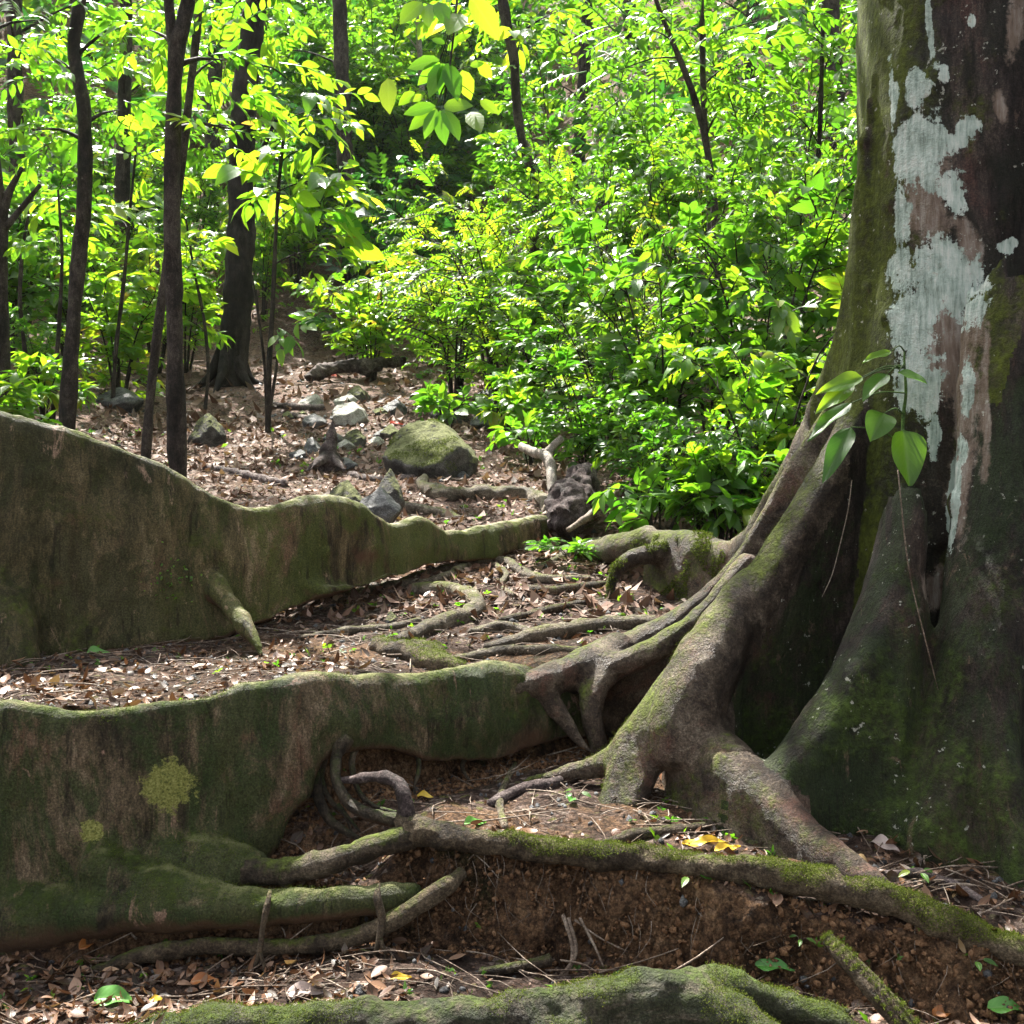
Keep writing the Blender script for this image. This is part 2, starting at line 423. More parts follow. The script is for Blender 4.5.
def ground_mat():
    b = NB('forest_soil'); co = b.pos()
    n1 = b.noise(co, 1.6, 5, .6, .3); n2 = b.noise(co, 9, 6, .7, .2); n3 = b.noise(co, 55, 6, .75)
    f = b.math('ADD', b.math('MULTIPLY', n1, .35), b.math('ADD', b.math('MULTIPLY', n2, .4), b.math('MULTIPLY', n3, .25)))
    humus = b.ramp(f, [(.38, (.022, .013, .010)), (.50, (.072, .042, .030)), (.60, (.14, .088, .066)), (.72, (.24, .17, .14))])
    dry = b.ramp(f, [(.38, (.09, .048, .036)), (.50, (.25, .15, .12)), (.60, (.36, .245, .205)), (.72, (.46, .36, .32))])
    humus = b.mix(b.rng(b.sep(co)[1], 5.5, 9.5), humus, dry)          # the path higher up is trodden, dry and pinkish
    clay = b.ramp(b.math('ADD', b.math('MULTIPLY', b.math('SUBTRACT', f, .5), 1.5), b.math('ADD', .2, b.math('MULTIPLY', b.noise(co, 24, 6, .8), .6))), [(.34, (.045, .024, .013)), (.48, (.155, .084, .043)), (.60, (.26, .150, .078)), (.76, (.38, .25, .15))])
    cell = b.voro(b.scale(co, (1, 1.5, 1)), 34, 'Color'); cd = b.voro(b.scale(co, (1, 1.5, 1)), 34, 'Distance')
    cs = b.sep(cell)
    leafc = b.ramp(cs[0], [(0, (.05, .028, .018)), (.35, (.13, .085, .065)), (.6, (.20, .14, .115)), (.82, (.30, .235, .20)), (.95, (.16, .15, .05))])
    humus = b.mix(b.math('MULTIPLY', b.rng(cs[1], .35, .45), b.rng(b.noise(co, 5, 4), .38, .52)), humus, leafc)
    zup = b.sep(b.nrm())[2]
    steep = b.math('SUBTRACT', 1.0, b.rng(b.math('ADD', zup, b.math('MULTIPLY', b.math('SUBTRACT', n2, .5), .35)), .62, .86))
    col = b.mix(steep, humus, clay)
    bare = b.rng(b.noise(co, 1.3, 5, .65), .50, .60)
    cx_ = b.sep(co); tread = b.math('MULTIPLY', b.math('MULTIPLY', b.rng(cx_[0], -1.5, -.6), b.rng(cx_[0], 1.5, .8)), b.math('MULTIPLY', b.rng(cx_[1], 3.6, 3.9), b.rng(cx_[1], 8.5, 6.5)))
    col = b.mix(b.math('MULTIPLY', bare, b.math('ADD', .45, b.math('MULTIPLY', tread, .45))), col, clay)
    mossf = b.rng(b.noise(co, 2.7, 7, .72, .4), .57, .68)
    col = b.mix(b.math('MULTIPLY', mossf, .75), col, (.026, .036, .010))
    cl = b.voro(co, 46, 'Distance'); col = b.mix(b.math('MULTIPLY', b.rng(cl, .45, .75), .6), col, (.018, .010, .006))
    col = b.mix(.8, col, b.ramp(b.noise(co, 110, 5, .8), [(.34, .35), (.5, 1.0), (.64, 1.9)]), 'MULTIPLY')
    h = b.math('ADD', b.math('ADD', n2, b.math('MULTIPLY', n3, .7)), b.math('ADD', b.math('MULTIPLY', cd, -.25), b.math('MULTIPLY', b.voro(co, 46, 'Distance'), -.6)))
    return b.done(b.bsdf(col, .9, b.bump(b.math('ADD', h, b.math('MULTIPLY', b.noise(co, 110, 5, .8), .5)), 1.0, .05), .2))
M['ground'] = ground_mat()

def leaf_mat(name, ramp, trans, tmix=.45, rough=.34, spec=.5, vein=.25):
    b = NB(name)
    a = b.sep(b.attr('lc').outputs['Vector'])
    oi = b.n('ShaderNodeObjectInfo').outputs['Random']
    r = b.math('ADD', b.math('MULTIPLY', a[0], .85), b.math('MULTIPLY', oi, .15))
    col = b.ramp(r, ramp); tr = b.ramp(r, trans)
    ac = b.math('ABSOLUTE', a[1])
    mid = b.rng(ac, .02, .16, 1, 0)
    ven = b.math('SINE', b.math('ADD', b.math('MULTIPLY', a[2], 44), b.math('MULTIPLY', ac, -14)))
    vf = b.math('MAXIMUM', mid, b.rng(ven, .80, 1.0, 0, .5))
    col = b.mix(b.math('MULTIPLY', vf, vein), col, b.mix(.5, col, (.45, .55, .25)))
    bl = b.noise(b.coord(), 30, 3)
    col = b.mix(b.math('MULTIPLY', b.rng(bl, .35, .7), .25), col, b.mix(.55, col, (.01, .02, .004)))
    nm = b.bump(b.math('MULTIPLY', vf, -1), .25, .004)
    p = b.bsdf(col, rough, nm, spec)
    t = b.n('ShaderNodeBsdfTranslucent'); b.set(t.inputs[0], tr)
    m = b.n('ShaderNodeMixShader'); m.inputs[0].default_value = tmix
    b.nt.links.new(p, m.inputs[1]); b.nt.links.new(t.outputs[0], m.inputs[2])
    return b.done(m.outputs[0])

M['leaf_bright'] = leaf_mat('bright_leaf', [(0, (.025, .09, .010)), (.4, (.050, .155, .014)), (.8, (.095, .20, .018)), (.95, (.20, .24, .02)), (1, (.16, .085, .025))],
                            [(0, (.08, .29, .012)), (.4, (.20, .48, .014)), (.8, (.37, .58, .018)), (.95, (.55, .58, .03)), (1, (.35, .16, .03))], .5)
M['leaf_mid'] = leaf_mat('green_leaf', [(0, (.028, .085, .012)), (.5, (.055, .145, .016)), (.9, (.095, .19, .02)), (1, (.17, .20, .02))],
                         [(0, (.07, .26, .012)), (.5, (.17, .42, .015)), (.9, (.31, .52, .02)), (1, (.5, .5, .03))], .48)
M['leaf_dark'] = leaf_mat('dark_leaf', [(0, (.012, .045, .014)), (.5, (.026, .085, .026)), (1, (.055, .14, .03))],
                          [(0, (.02, .12, .016)), (.5, (.05, .22, .02)), (1, (.12, .34, .03))], .35, rough=.36, spec=.6)
M['litter'] = leaf_mat('litter_leaf', [(0, (.012, .006, .004)), (.3, (.045, .019, .010)), (.55, (.105, .046, .024)), (.75, (.18, .090, .050)), (.89, (.29, .18, .125)), (.93, (.26, .20, .04)), (1, (.06, .15, .02))],
                       [(0, (.05, .02, .01)), (.6, (.16, .07, .03)), (1, (.3, .2, .06))], .14, rough=.42, spec=.35, vein=.12)
M['litter_dry'] = leaf_mat('dry_litter_leaf', [(0, (.030, .014, .009)), (.3, (.095, .045, .030)), (.6, (.19, .105, .075)), (.88, (.32, .215, .175)), (.96, (.18, .17, .04)), (1, (.06, .12, .02))],
                       [(0, (.05, .02, .01)), (.6, (.16, .09, .05)), (1, (.3, .2, .06))], .12, rough=.6, spec=.25, vein=.12)
M['yellow_leaf'] = leaf_mat('yellow_leaf', [(0, (.55, .36, .02)), (1, (.65, .45, .04))], [(0, (.6, .4, .02)), (1, (.7, .5, .03))], .3)
M['fallen_green'] = leaf_mat('fallen_green_leaf', [(0, (.05, .20, .03)), (1, (.13, .32, .06))], [(0, (.1, .4, .03)), (1, (.2, .5, .05))], .3, rough=.38)
M['twig'] = bark_mat('twig_wood', [(.38, (.05, .032, .022)), (.52, (.13, .095, .07)), (.68, (.27, .22, .175))], moss_lo=1.2, moss_hi=1.6, bump=.3)

# ------------------------------------------------------------------ leaf geometry
FULL = np.array([[0, 0], [.16, .34], [.2, 0], [.16, -.34], [.45, .5], [.5, 0], [.45, -.5], [.75, .33], [.77, 0], [.75, -.33], [1, 0]], float)
FULL_T = np.array([[0, 2, 1], [0, 3, 2], [1, 2, 5], [1, 5, 4], [2, 3, 6], [2, 6, 5], [4, 5, 8], [4, 8, 7], [5, 6, 9], [5, 9, 8], [7, 8, 10], [8, 9, 10]])
LITE = np.array([[0, 0], [.42, .5], [.45, 0], [.42, -.5], [1, 0]], float)
LITE_T = np.array([[0, 2, 1], [0, 3, 2], [1, 2, 4], [2, 3, 4]])
def unit(a): return a / (np.linalg.norm(a, axis=-1, keepdims=True) + 1e-9)

def leaves(g, pos, d, nrm, L, W, droop=.25, fold=.25, rnd=None, lite=False):
    pos = np.atleast_2d(pos); n = len(pos)
    T, TT = (LITE, LITE_T) if lite else (FULL, FULL_T)
    d = unit(d); s = unit(np.cross(nrm, d)); u = np.cross(d, s)
    L = np.broadcast_to(L, (n,)); W = np.broadcast_to(W, (n,)); droop = np.broadcast_to(droop, (n,))
    x = T[None, :, 0] * L[:, None]; y = T[None, :, 1] * W[:, None]
    z = np.abs(y) * fold - droop[:, None] * L[:, None] * T[None, :, 0] ** 2
    x = x * (1 - .25 * np.abs(droop[:, None]) * T[None, :, 0])
    v = pos[:, None] + d[:, None] * x[..., None] + s[:, None] * y[..., None] + u[:, None] * z[..., None]
    k = len(T)
    tr = (TT[None] + (np.arange(n) * k)[:, None, None]).reshape(-1, 3)
    rnd = rng.random(n) if rnd is None else rnd
    at = np.stack([np.repeat(rnd, k), np.tile(T[:, 1] * 2, n), np.tile(T[:, 0], n)], 1)
    g.add(v.reshape(-1, 3), tr, None, at)

def sprays(g, base, t, Ls, kind, leafL, lite=False, tone=None, droop=.3, twig=None):
    """leafy twigs: base points, directions t, twig lengths Ls"""
    base = np.atleast_2d(base); t = unit(np.atleast_2d(t)); n = len(base)
    Ls = np.broadcast_to(Ls, (n,)); leafL = np.broadcast_to(leafL, (n,))
    up = np.array([0, 0, 1.]) + .35 * rng.normal(size=(n, 3))
    side = unit(np.cross(t, up)); nn = np.cross(side, t)
    tone = rng.random(n) if tone is None else tone
    K = {'alternate': 9, 'pinnate': 15, 'whorl': 8, 'rosette': 7, 'sparse': 5}[kind]
    sag = .28
    for i in range(K):
        j = rng.normal(size=(n, 3)) * .16
        if kind in ('alternate', 'sparse'):
            f = (i + .7) / K; sg = 1 if i % 2 else -1
            a = .95 - .45 * f
            d = t * math.cos(a) + side * sg * math.sin(a) - np.array([0, 0, 1.]) * .25 + j
            p = base + t * (f * Ls)[:, None] - np.array([0, 0, 1.]) * (sag * f * f * Ls)[:, None]
            l = leafL * (.65 + .5 * math.sin(math.pi * min(f, .95))) * rng.uniform(.45, 1.4, n); w = l * rng.uniform(.32, .55, n); nv = nn + j * 1.5
            if i == K - 1: d = t - np.array([0, 0, 1.]) * .4 + j
        elif kind == 'pinnate':
            f = .2 + .8 * (i // 2) / (K // 2); sg = 1 if i % 2 else -1
            if i == K - 1: sg = 0; f = 1.
            d = t * .55 + side * sg * .95 - np.array([0, 0, 1.]) * .18 + j * .6
            p = base + t * (f * Ls)[:, None] - np.array([0, 0, 1.]) * (sag * f * f * Ls)[:, None]
            l = leafL * (.75 + .35 * math.sin(math.pi * f * .9)) * rng.uniform(.85, 1.1, n); w = l * .34; nv = nn + j * .6
        else:
            a = 2 * math.pi * (i / K) + rng.uniform(-.3, .3, n)
            c, s_ = np.cos(a)[:, None], np.sin(a)[:, None]
            lift = .35 if kind == 'whorl' else .7
            d = side * c + nn * s_ * .55 + t * lift - np.array([0, 0, 1.]) * (.3 if kind == 'whorl' else 0) + j
            p = base + t * (Ls * (.8 + .2 * i / K))[:, None]
            l = leafL * rng.uniform(.7, 1.15, n); w = l * rng.uniform(.34, .46, n); nv = np.array([0, 0, 1.]) + .4 * t + j
        leaves(g, p, d, nv, l, w, rng.uniform(.05, droop * 2, n), .22, np.clip(tone * .8 + rng.normal(size=n) * .13 + .06, 0, 1), lite)
    if twig is not None:
        for b0, tt, l in zip(base, t, Ls):
            f = np.array([0, .5, 1.])[:, None]
            tube(twig, b0 + tt * f * l - np.array([0, 0, 1.]) * sag * f * f * l, [.012 * l + .002] * 2 + [.0015], step=l, segs=3)
M['rootbig'] = bark_mat('giant_root_bark', [(.36, (.010, .007, .005)), (.50, (.040, .028, .020)), (.62, (.095, .072, .052)), (.78, (.21, .175, .13))],
                        moss=(.095, .12, .022), moss_dir=(-.6, -.1, .7), MOSSUP=.8, moss_lo=.36, moss_hi=1.05, bump=.8, rough=.46, stain=(.11, .055, .04))
M['root2'] = bark_mat('path_root_bark', [(.38, (.030, .022, .014)), (.50, (.085, .066, .046)), (.62, (.165, .135, .10)), (.78, (.27, .23, .18))],
                      moss=(.085, .10, .022), moss_lo=.22, moss_hi=.9, bump=.8, rough=.6)
M['wall_moss'] = bark_mat('mossy_root_bark', [(.40, (.020, .016, .011)), (.52, (.06, .05, .035)), (.66, (.13, .11, .08))],
                          moss=(.045, .066, .013), moss_lo=.15, moss_hi=.8, film=(.018, .026, .010), bump=.9, pale=.35, rough=.65)
M['rock_pale'] = bark_mat('pale_rock', [(.36, (.13, .125, .11)), (.52, (.28, .27, .24)), (.68, (.44, .43, .39))], moss=(.17, .18, .05), moss_lo=.5, moss_hi=.9, bump=.8, pale=.4)

M['stem_green'] = bark_mat('green_stem', [(.38, (.03, .06, .012)), (.6, (.07, .13, .03))], moss_lo=1.3, moss_hi=1.6, bump=.2, pale=0)
for _n, _c in (('orange_leaf', (.30, .10, .02)), ('pale_leaf', (.42, .33, .30)), ('red_leaf', (.45, .05, .03))):
    M[_n] = leaf_mat(_n, [(0, tuple(c * .8 for c in _c)), (1, _c)], [(0, _c), (1, _c)], .2)

M['moss'] = leaf_mat('moss_blades', [(0, (.030, .045, .006)), (.6, (.085, .11, .014)), (1, (.17, .19, .03))], [(0, (.05, .09, .01)), (1, (.2, .26, .03))], .25, rough=.8, spec=.1, vein=0)

def clod_mat():
    b = NB('clay_clod'); co = b.pos()
    return b.done(b.bsdf(b.ramp(b.noise(co, 30, 6, .8), [(.36, (.05, .026, .014)), (.5, (.165, .088, .045)), (.66, (.30, .18, .10))]), .95, b.bump(b.noise(co, 120, 4, .7), .8, .01), .15))
M['clod'] = clod_mat()

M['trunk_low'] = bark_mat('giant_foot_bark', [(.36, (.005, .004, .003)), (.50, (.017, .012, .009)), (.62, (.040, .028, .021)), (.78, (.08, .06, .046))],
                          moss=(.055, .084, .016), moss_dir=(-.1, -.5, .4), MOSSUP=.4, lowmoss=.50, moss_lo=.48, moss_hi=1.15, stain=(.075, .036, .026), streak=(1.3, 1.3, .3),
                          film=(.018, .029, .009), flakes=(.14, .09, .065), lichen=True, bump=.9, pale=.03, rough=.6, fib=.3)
M['dark_root'] = bark_mat('dark_root_bark', [(.36, (.008, .006, .004)), (.50, (.030, .022, .014)), (.62, (.070, .054, .036)), (.76, (.15, .12, .085))],
                          moss=(.045, .070, .013), moss_lo=.30, moss_hi=.95, moss_side=.1, bump=.9, rough=.5, soil=(.08, .045, .028))

M['black_bark'] = bark_mat('black_bark', [(.38, (.004, .003, .0025)), (.52, (.013, .010, .008)), (.68, (.036, .029, .024))], moss=(.03, .04, .01), moss_lo=.8, moss_hi=1.2, streak=(1, 1, .4), bump=.9, pale=.25, rough=.8)
# ================================================================== GROUND
def axis(lo, hi, f0, f1, step, grow=1.09, cap=2.0):
    a = list(np.arange(f0, f1, step)); s = step; x = f1
    while x < hi: a.append(x); s = min(s * grow, cap); x += s
    a.append(hi); s = step; x = f0 - step; b = []
    while x > lo: b.append(x); s = min(s * grow, cap); x -= s
    b.append(lo)
    return np.array(b[::-1] + a)
gx = axis(-46, 46, -2.3, 2.6, .016)
gy1 = np.arange(2.75, 3.85, .0085); gy2 = axis(3.85, 80, 3.85, 5.6, .014, 1.022)[1:]
gy2 = gy2[gy2 > 3.85]
gy = np.concatenate([[-12, -8, -5, -3, -1.5, -.5, .3, 1, 1.5, 1.9, 2.2, 2.4, 2.55, 2.65], gy1, gy2])
XX, YY = np.meshgrid(gx, gy, indexing='ij')
ZZ = ground(XX, YY)
# knobbly vertical bank faces: push steep parts in and out
gy_ = np.gradient(ZZ, axis=1) / np.gradient(YY, axis=1)
st = sstep(.5, 1.6, np.abs(gy_)) * (YY < 6)
OY = st * (.035 * fbm(XX * 9, ZZ * 9, YY * 3, 41, 4) + .012 * vnoise(XX * 45, ZZ * 45, 0, 47))
i, j = np.meshgrid(np.arange(len(gx) - 1), np.arange(len(gy) - 1), indexing='ij'); w = len(gy)
gq = np.stack([i * w + j, (i + 1) * w + j, (i + 1) * w + j + 1, i * w + j + 1], -1).reshape(-1, 4)
tag(link('ground', mesh_from('ground', np.stack([XX, YY + OY, ZZ], -1).reshape(-1, 3), quads=gq), M['ground']), kind='structure')

# ================================================================== THE BUTTRESSED GIANT
def R(lst):     # [(px,py,Y)] -> points
    return np.array([P(*a) for a in lst])
TC = np.array([2.12, 4.62])                                  # trunk axis
g = Geo(); samples = []; labels = []
def reg(s, k):
    s = np.asarray(s); samples.append(s); labels.extend([k] * len(s))
# trunk core: fluted column
ths = np.linspace(0, 2 * np.pi, 72, endpoint=False); zs = np.linspace(-.1, 5.2, 60)
rr = []
for z in zs:
    t = np.clip((z - .35) / 3.4, 0, 1)
    base = .64 + .07 * (1 - t) ** 2
    fl = 1 + (.045 + .05 * (1 - t)) * np.cos(5 * ths + .6) + .03 * np.cos(3 * ths + 2 + z * .25)
    cleft = -.13 * (1 - t * .75) * np.exp(-((np.angle(np.exp(1j * (ths - math.radians(254)))) / .10) ** 2))
    rr.append(base * fl + cleft)
rr = np.array(rr)
tx = TC[0] + .02 * zs + rr.T * np.cos(ths)[:, None]; ty = TC[1] + rr.T * np.sin(ths)[:, None]
V = np.stack([tx, ty, np.broadcast_to(zs, tx.shape)], -1)
n1, n2 = V.shape[:2]; i, j = np.meshgrid(np.arange(n1), np.arange(n2 - 1), indexing='ij'); i2 = (i + 1) % n1
q = np.stack([i * n2 + j, i2 * n2 + j, i2 * n2 + j + 1, i * n2 + j + 1], -1).reshape(-1, 4)
vv = np.vstack([V.reshape(-1, 3), [TC[0], TC[1], zs[0]], [TC[0], TC[1], zs[-1]]]); c0 = n1 * n2; ii = np.arange(n1)
g.add(vv, np.vstack([np.stack([0 * ii + c0, ((ii + 1) % n1) * n2, ii * n2], -1), np.stack([0 * ii + c0 + 1, ii * n2 + n2 - 1, ((ii + 1) % n1) * n2 + n2 - 1], -1)]), q)
reg(V[::2, ::2].reshape(-1, 3), 'trunk')
zg = lambda p, d=.12: np.array([float(ground(a[0], a[1])) for a in p]) - d

# R1 back-left buttress, its silhouette sweeping from the trunk to the mossy end block
r = R([(880, 60, 4.5), (868, 170, 4.55), (856, 260, 4.65), (838, 340, 4.8), (812, 408, 5.0), (785, 468, 5.25), (757, 518, 5.5), (728, 540, 5.8), (690, 531, 6.1), (655, 530, 6.35)])
reg(fin(g, r, zg(r), [.10, .085, .07, .062, .06, .06, .065, .075, .09, .09], [.1, .08, .06, .05, .045, .045, .05, .07, .11, .10], [.12, .12, .1, .08, .08, .08, .09, .12, .15, .13]), 'back')
s = Geo()
for pts, rad in (([(655, 538, 6.35), (628, 548, 6.45), (596, 552, 6.8), (572, 560, 7.1), (550, 572, 7.3)], [.10, .10, .085, .06, .03]),
                 ([(668, 552, 6.2), (640, 556, 6.1), (621, 566, 6.05), (612, 582, 6.02), (610, 604, 6.0)], [.07, .055, .045, .038, .034])):
    p, _ = tube(g, R(pts), rad, .03, 12); reg(p, 'back')
# R2 rear-left root running down to the long wall root
r = R([(862, 330, 4.6), (828, 400, 4.72), (789, 465, 4.84), (750, 528, 4.95), (710, 578, 5.0), (672, 610, 5.02), (640, 628, 5.0), (605, 646, 4.93), (575, 662, 4.85), (545, 681, 4.76)])
reg(fin(g, r, zg(r), [.08, .075, .07, .07, .075, .08, .08, .085, .09, .09], [.07, .06, .05, .05, .055, .06, .07, .08, .09, .09], [.1, .1, .1, .1, .1, .12, .12, .12, .13, .13]), 'rear')
for pts, rad in (([(752, 560, 4.75), (712, 606, 4.72), (672, 640, 4.70), (638, 658, 4.70), (606, 668, 4.72), (570, 676, 4.76)], [.06, .06, .062, .065, .07, .07]),
                 ([(606, 672, 4.72), (594, 690, 4.64), (592, 715, 4.58), (598, 740, 4.55), (600, 762, 4.53)], [.075, .06, .05, .045, .04]),
                 ([(622, 648, 4.92), (590, 664, 4.74), (560, 676, 4.66), (530, 685, 4.55), (495, 694, 4.45), (455, 700, 4.36), (410, 704, 4.27)], [.08, .085, .08, .07, .055, .04, .015]),
                 ([(540, 690, 4.60), (552, 705, 4.56), (566, 722, 4.53), (582, 744, 4.48), (596, 756, 4.44)], [.075, .052, .038, .028, .015])):
    p, _ = tube(g, R(pts), rad, .03, 12); reg(p, 'rear')
# R3 front root: thick ridge forking low down
r = R([(888, 280, 4.5), (868, 350, 4.46), (836, 430, 4.42), (790, 508, 4.38), (747, 578, 4.34), (716, 634, 4.29), (692, 682, 4.22), (668, 712, 4.2)])
RIDGE = resample(r, np.zeros(len(r)), .03)[0]
reg(fin(g, r, zg(r, .1), [.08, .095, .105, .115, .12, .12, .115, .10], [.05, .045, .035, .03, .035, .05, .075, .09], [.1, .1, .09, .08, .1, .13, .14, .12]), 'front')
for pts, rad in (([(690, 682, 4.22), (664, 714, 4.2), (637, 742, 4.2), (606, 762, 4.24), (572, 773, 4.28), (540, 781, 4.3), (505, 793, 4.32)], [.105, .10, .09, .062, .048, .036, .02]),
                 ([(640, 738, 4.2), (622, 765, 4.15), (611, 792, 4.08), (606, 818, 4.02)], [.085, .065, .05, .045]),
                 ([(752, 575, 4.36), (736, 602, 4.30), (720, 637, 4.23), (704, 668, 4.17), (690, 700, 4.13), (682, 728, 4.10), (684, 760, 4.08)], [.05, .085, .112, .128, .135, .125, .11]),
                 ([(655, 735, 4.18), (640, 775, 4.1), (630, 812, 4.0)], [.085, .06, .05])):
    p, _ = tube(g, R(pts), rad, .03, 14); reg(p, 'front')
r = R([(728, 622, 4.29), (708, 668, 4.24), (702, 703, 4.13), (716, 730, 4.01), (748, 757, 3.86), (786, 794, 3.70), (822, 829, 3.54), (856, 857, 3.43), (884, 878, 3.35), (905, 893, 3.30)])
reg(fin(g, r, zg(r, .06), [.10, .11, .115, .105, .09, .078, .068, .054, .038, .02], [.1, .11, .12, .115, .10, .08, .065, .05, .036, .02], [.13, .14, .16, .15, .13, .11, .08, .06, .04, .02]), 'front')
# R4, R5 inner ribs
r = R([(905, 480, 4.02), (884, 560, 3.97), (860, 622, 3.93), (832, 676, 3.9), (803, 722, 3.87), (775, 758, 3.86), (748, 786, 3.86)])
reg(fin(g, r, zg(r, .1), [.10, .11, .12, .12, .11, .09, .06], [.12, .14, .15, .14, .12, .09, .06], [.14, .16, .17, .16, .14, .11, .07]), 'inner')
r = R([(912, 500, 3.98), (902, 580, 3.9), (893, 650, 3.84), (887, 720, 3.79), (884, 790, 3.75), (882, 815, 3.73)])
reg(fin(g, r, zg(r, .1), .055, .07, .08), 'inner')
# R6, R7: pillar on the right with a wide flare
r = R([(1000, 250, 3.98), (990, 420, 3.93), (975, 560, 3.86), (955, 680, 3.78), (935, 760, 3.70), (915, 825, 3.62)])
reg(fin(g, r, zg(r, .1), [.14, .14, .13, .12, .10, .07], [.16, .17, .17, .17, .15, .1], [.2, .2, .2, .2, .2, .14]), 'pillar')
r = R([(1010, 480, 3.84), (1002, 600, 3.76), (1000, 690, 3.68), (1008, 765, 3.58), (1020, 830, 3.50), (1036, 880, 3.44)])
reg(fin(g, r, zg(r, .1), [.07, .07, .065, .06, .055, .05], .07, .09), 'pillar')
r = R([(1120, 480, 3.95), (1160, 640, 3.8), (1210, 780, 3.6), (1300, 900, 3.4)])
reg(fin(g, r, zg(r, .1), [.1, .09, .08, .05], .1, .12), 'pillar')
# buttresses on the far side, seen only from elsewhere
for a, L in ((25, 1.6), (75, 1.5), (-25, 1.3)):
    c, s_ = math.cos(math.radians(a)), math.sin(math.radians(a))
    d = np.array([.45, .6, .8, 1.1, L]); x = TC[0] + d * c; y = TC[1] + d * s_
    z0 = ground(x, y); r = np.stack([x, y, z0 + np.array([2.6, 1.8, 1.1, .5, .1])], 1)
    reg(fin(g, r, z0 - .15, .09, .07, .12), 'far%d' % a)

v, q = fuse(g, .0165, 7)
v = roughen(v, q, .016, 3.2, 3, 2, .6)
v = roughen(v, q, .0055, 13, 4, 4, .55)
# ring-like wrinkles and small knots on the roots
N = vnormals(v, q)
kn = np.clip(vnoise(v[:, 0] * 6.5, v[:, 1] * 6.5, v[:, 2] * 6.5, 77) - .62, 0, 1)
v = v + N * (.055 * kn)[:, None]
N = vnormals(v, q)
# weathering pattern on the trunk face: pale green-white crust and brown bare strips
ppx = 512 + F * v[:, 0] / v[:, 1]; ppy = 512 - F * (v[:, 2] - CAM_H) / v[:, 1]      # bark position, for measuring the crust from the photo
wx = 9 * fbm(v[:, 0] * 6, v[:, 1] * 6, v[:, 2] * 4, 51, 3); wy = 14 * fbm(v[:, 0] * 6, v[:, 1] * 6, v[:, 2] * 4, 57, 3)
def blobs(lst):
    f = np.full(len(v), -9.)
    for px, py, rx, ry in lst:
        f = np.maximum(f, 1 - np.sqrt(((ppx + wx - px) / rx) ** 2 + ((ppy + wy - py) / ry) ** 2))
    f[(v[:, 1] > 4.62) | (v[:, 2] < .6)] = -9
    return np.clip(f, -1, 1)
l1 = blobs([(907, 152, 17, 36), (898, 215, 10, 34), (915, 128, 16, 16), (942, 284, 43, 38), (922, 322, 25, 46), (917, 380, 18, 50), (926, 432, 8, 30), (908, 90, 9, 16), (889, 100, 5, 40),
            (935, 78, 8, 11), (897, 262, 11, 13), (958, 192, 16, 20), (958, 142, 13, 13), (966, 385, 8, 28), (953, 482, 6, 34), (951, 520, 5, 26), (973, 28, 5, 7), (1006, 248, 8, 8), (930, 150, 12, 40), (960, 440, 5, 14), (925, 30, 4, 34)])
l2 = blobs([(925, 195, 30, 84), (942, 330, 40, 70), (963, 385, 20, 80), (958, 480, 14, 70), (968, 250, 16, 40), (1000, 110, 10, 20), (985, 400, 7, 90), (1015, 30, 10, 40), (930, 590, 10, 30)])
# split the one skin into trunk and roots
kd = kdtree.KDTree(len(labels)); S = np.vstack(samples)
for k, c in enumerate(S): kd.insert(c, k)
kd.balance()
cen = v[q].mean(1)
trunk_r = np.hypot(cen[:, 0] - TC[0], cen[:, 1] - TC[1])
fl = np.array([labels[kd.find(c)[1]] for c in cen])
fl[(trunk_r < .78) & (cen[:, 2] > 1.9)] = 'trunk'
BIG = thing('buttressed_tree', (TC[0], TC[1], float(ground(TC[0], TC[1]))), 'giant rainforest tree with dark lichen blotched trunk and thick mossy buttress roots', 'tree')
off = np.array(BIG.location); v_big = v[v[:, 1] < 4.7]
for lab in ['trunk', 'back', 'rear', 'front', 'inner', 'pillar'] + [l for l in dict.fromkeys(labels) if l.startswith('far')]:
    f = q[fl == lab]
    if not len(f): continue
    ids, inv = np.unique(f, return_inverse=True)
    me = mesh_from('trunk' if lab == 'trunk' else 'buttress_root', v[ids] - off, quads=inv.reshape(-1, 4),
                   attrs={'lich': ('FLOAT_VECTOR', np.stack([l1[ids], l2[ids], 0 * l1[ids]], 1))})
    me.normals_split_custom_set_from_vertices([tuple(n) for n in N[ids]])
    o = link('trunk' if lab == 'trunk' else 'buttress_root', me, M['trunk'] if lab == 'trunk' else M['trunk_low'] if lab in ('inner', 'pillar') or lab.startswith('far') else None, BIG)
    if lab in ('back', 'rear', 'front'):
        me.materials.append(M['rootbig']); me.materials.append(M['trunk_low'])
        if lab == 'front':                       # sheer recessed side: dark trunk bark, with its shade painted in
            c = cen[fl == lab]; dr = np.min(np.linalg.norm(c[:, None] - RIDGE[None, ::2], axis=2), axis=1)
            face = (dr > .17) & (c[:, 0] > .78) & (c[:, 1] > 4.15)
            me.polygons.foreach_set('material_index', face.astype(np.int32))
    if lab == 'front': o['label'] = 'thick pale mossy root that forks low to left and right'
    if lab == 'back': o['label'] = 'rear root edge sweeping down to a moss covered end block'

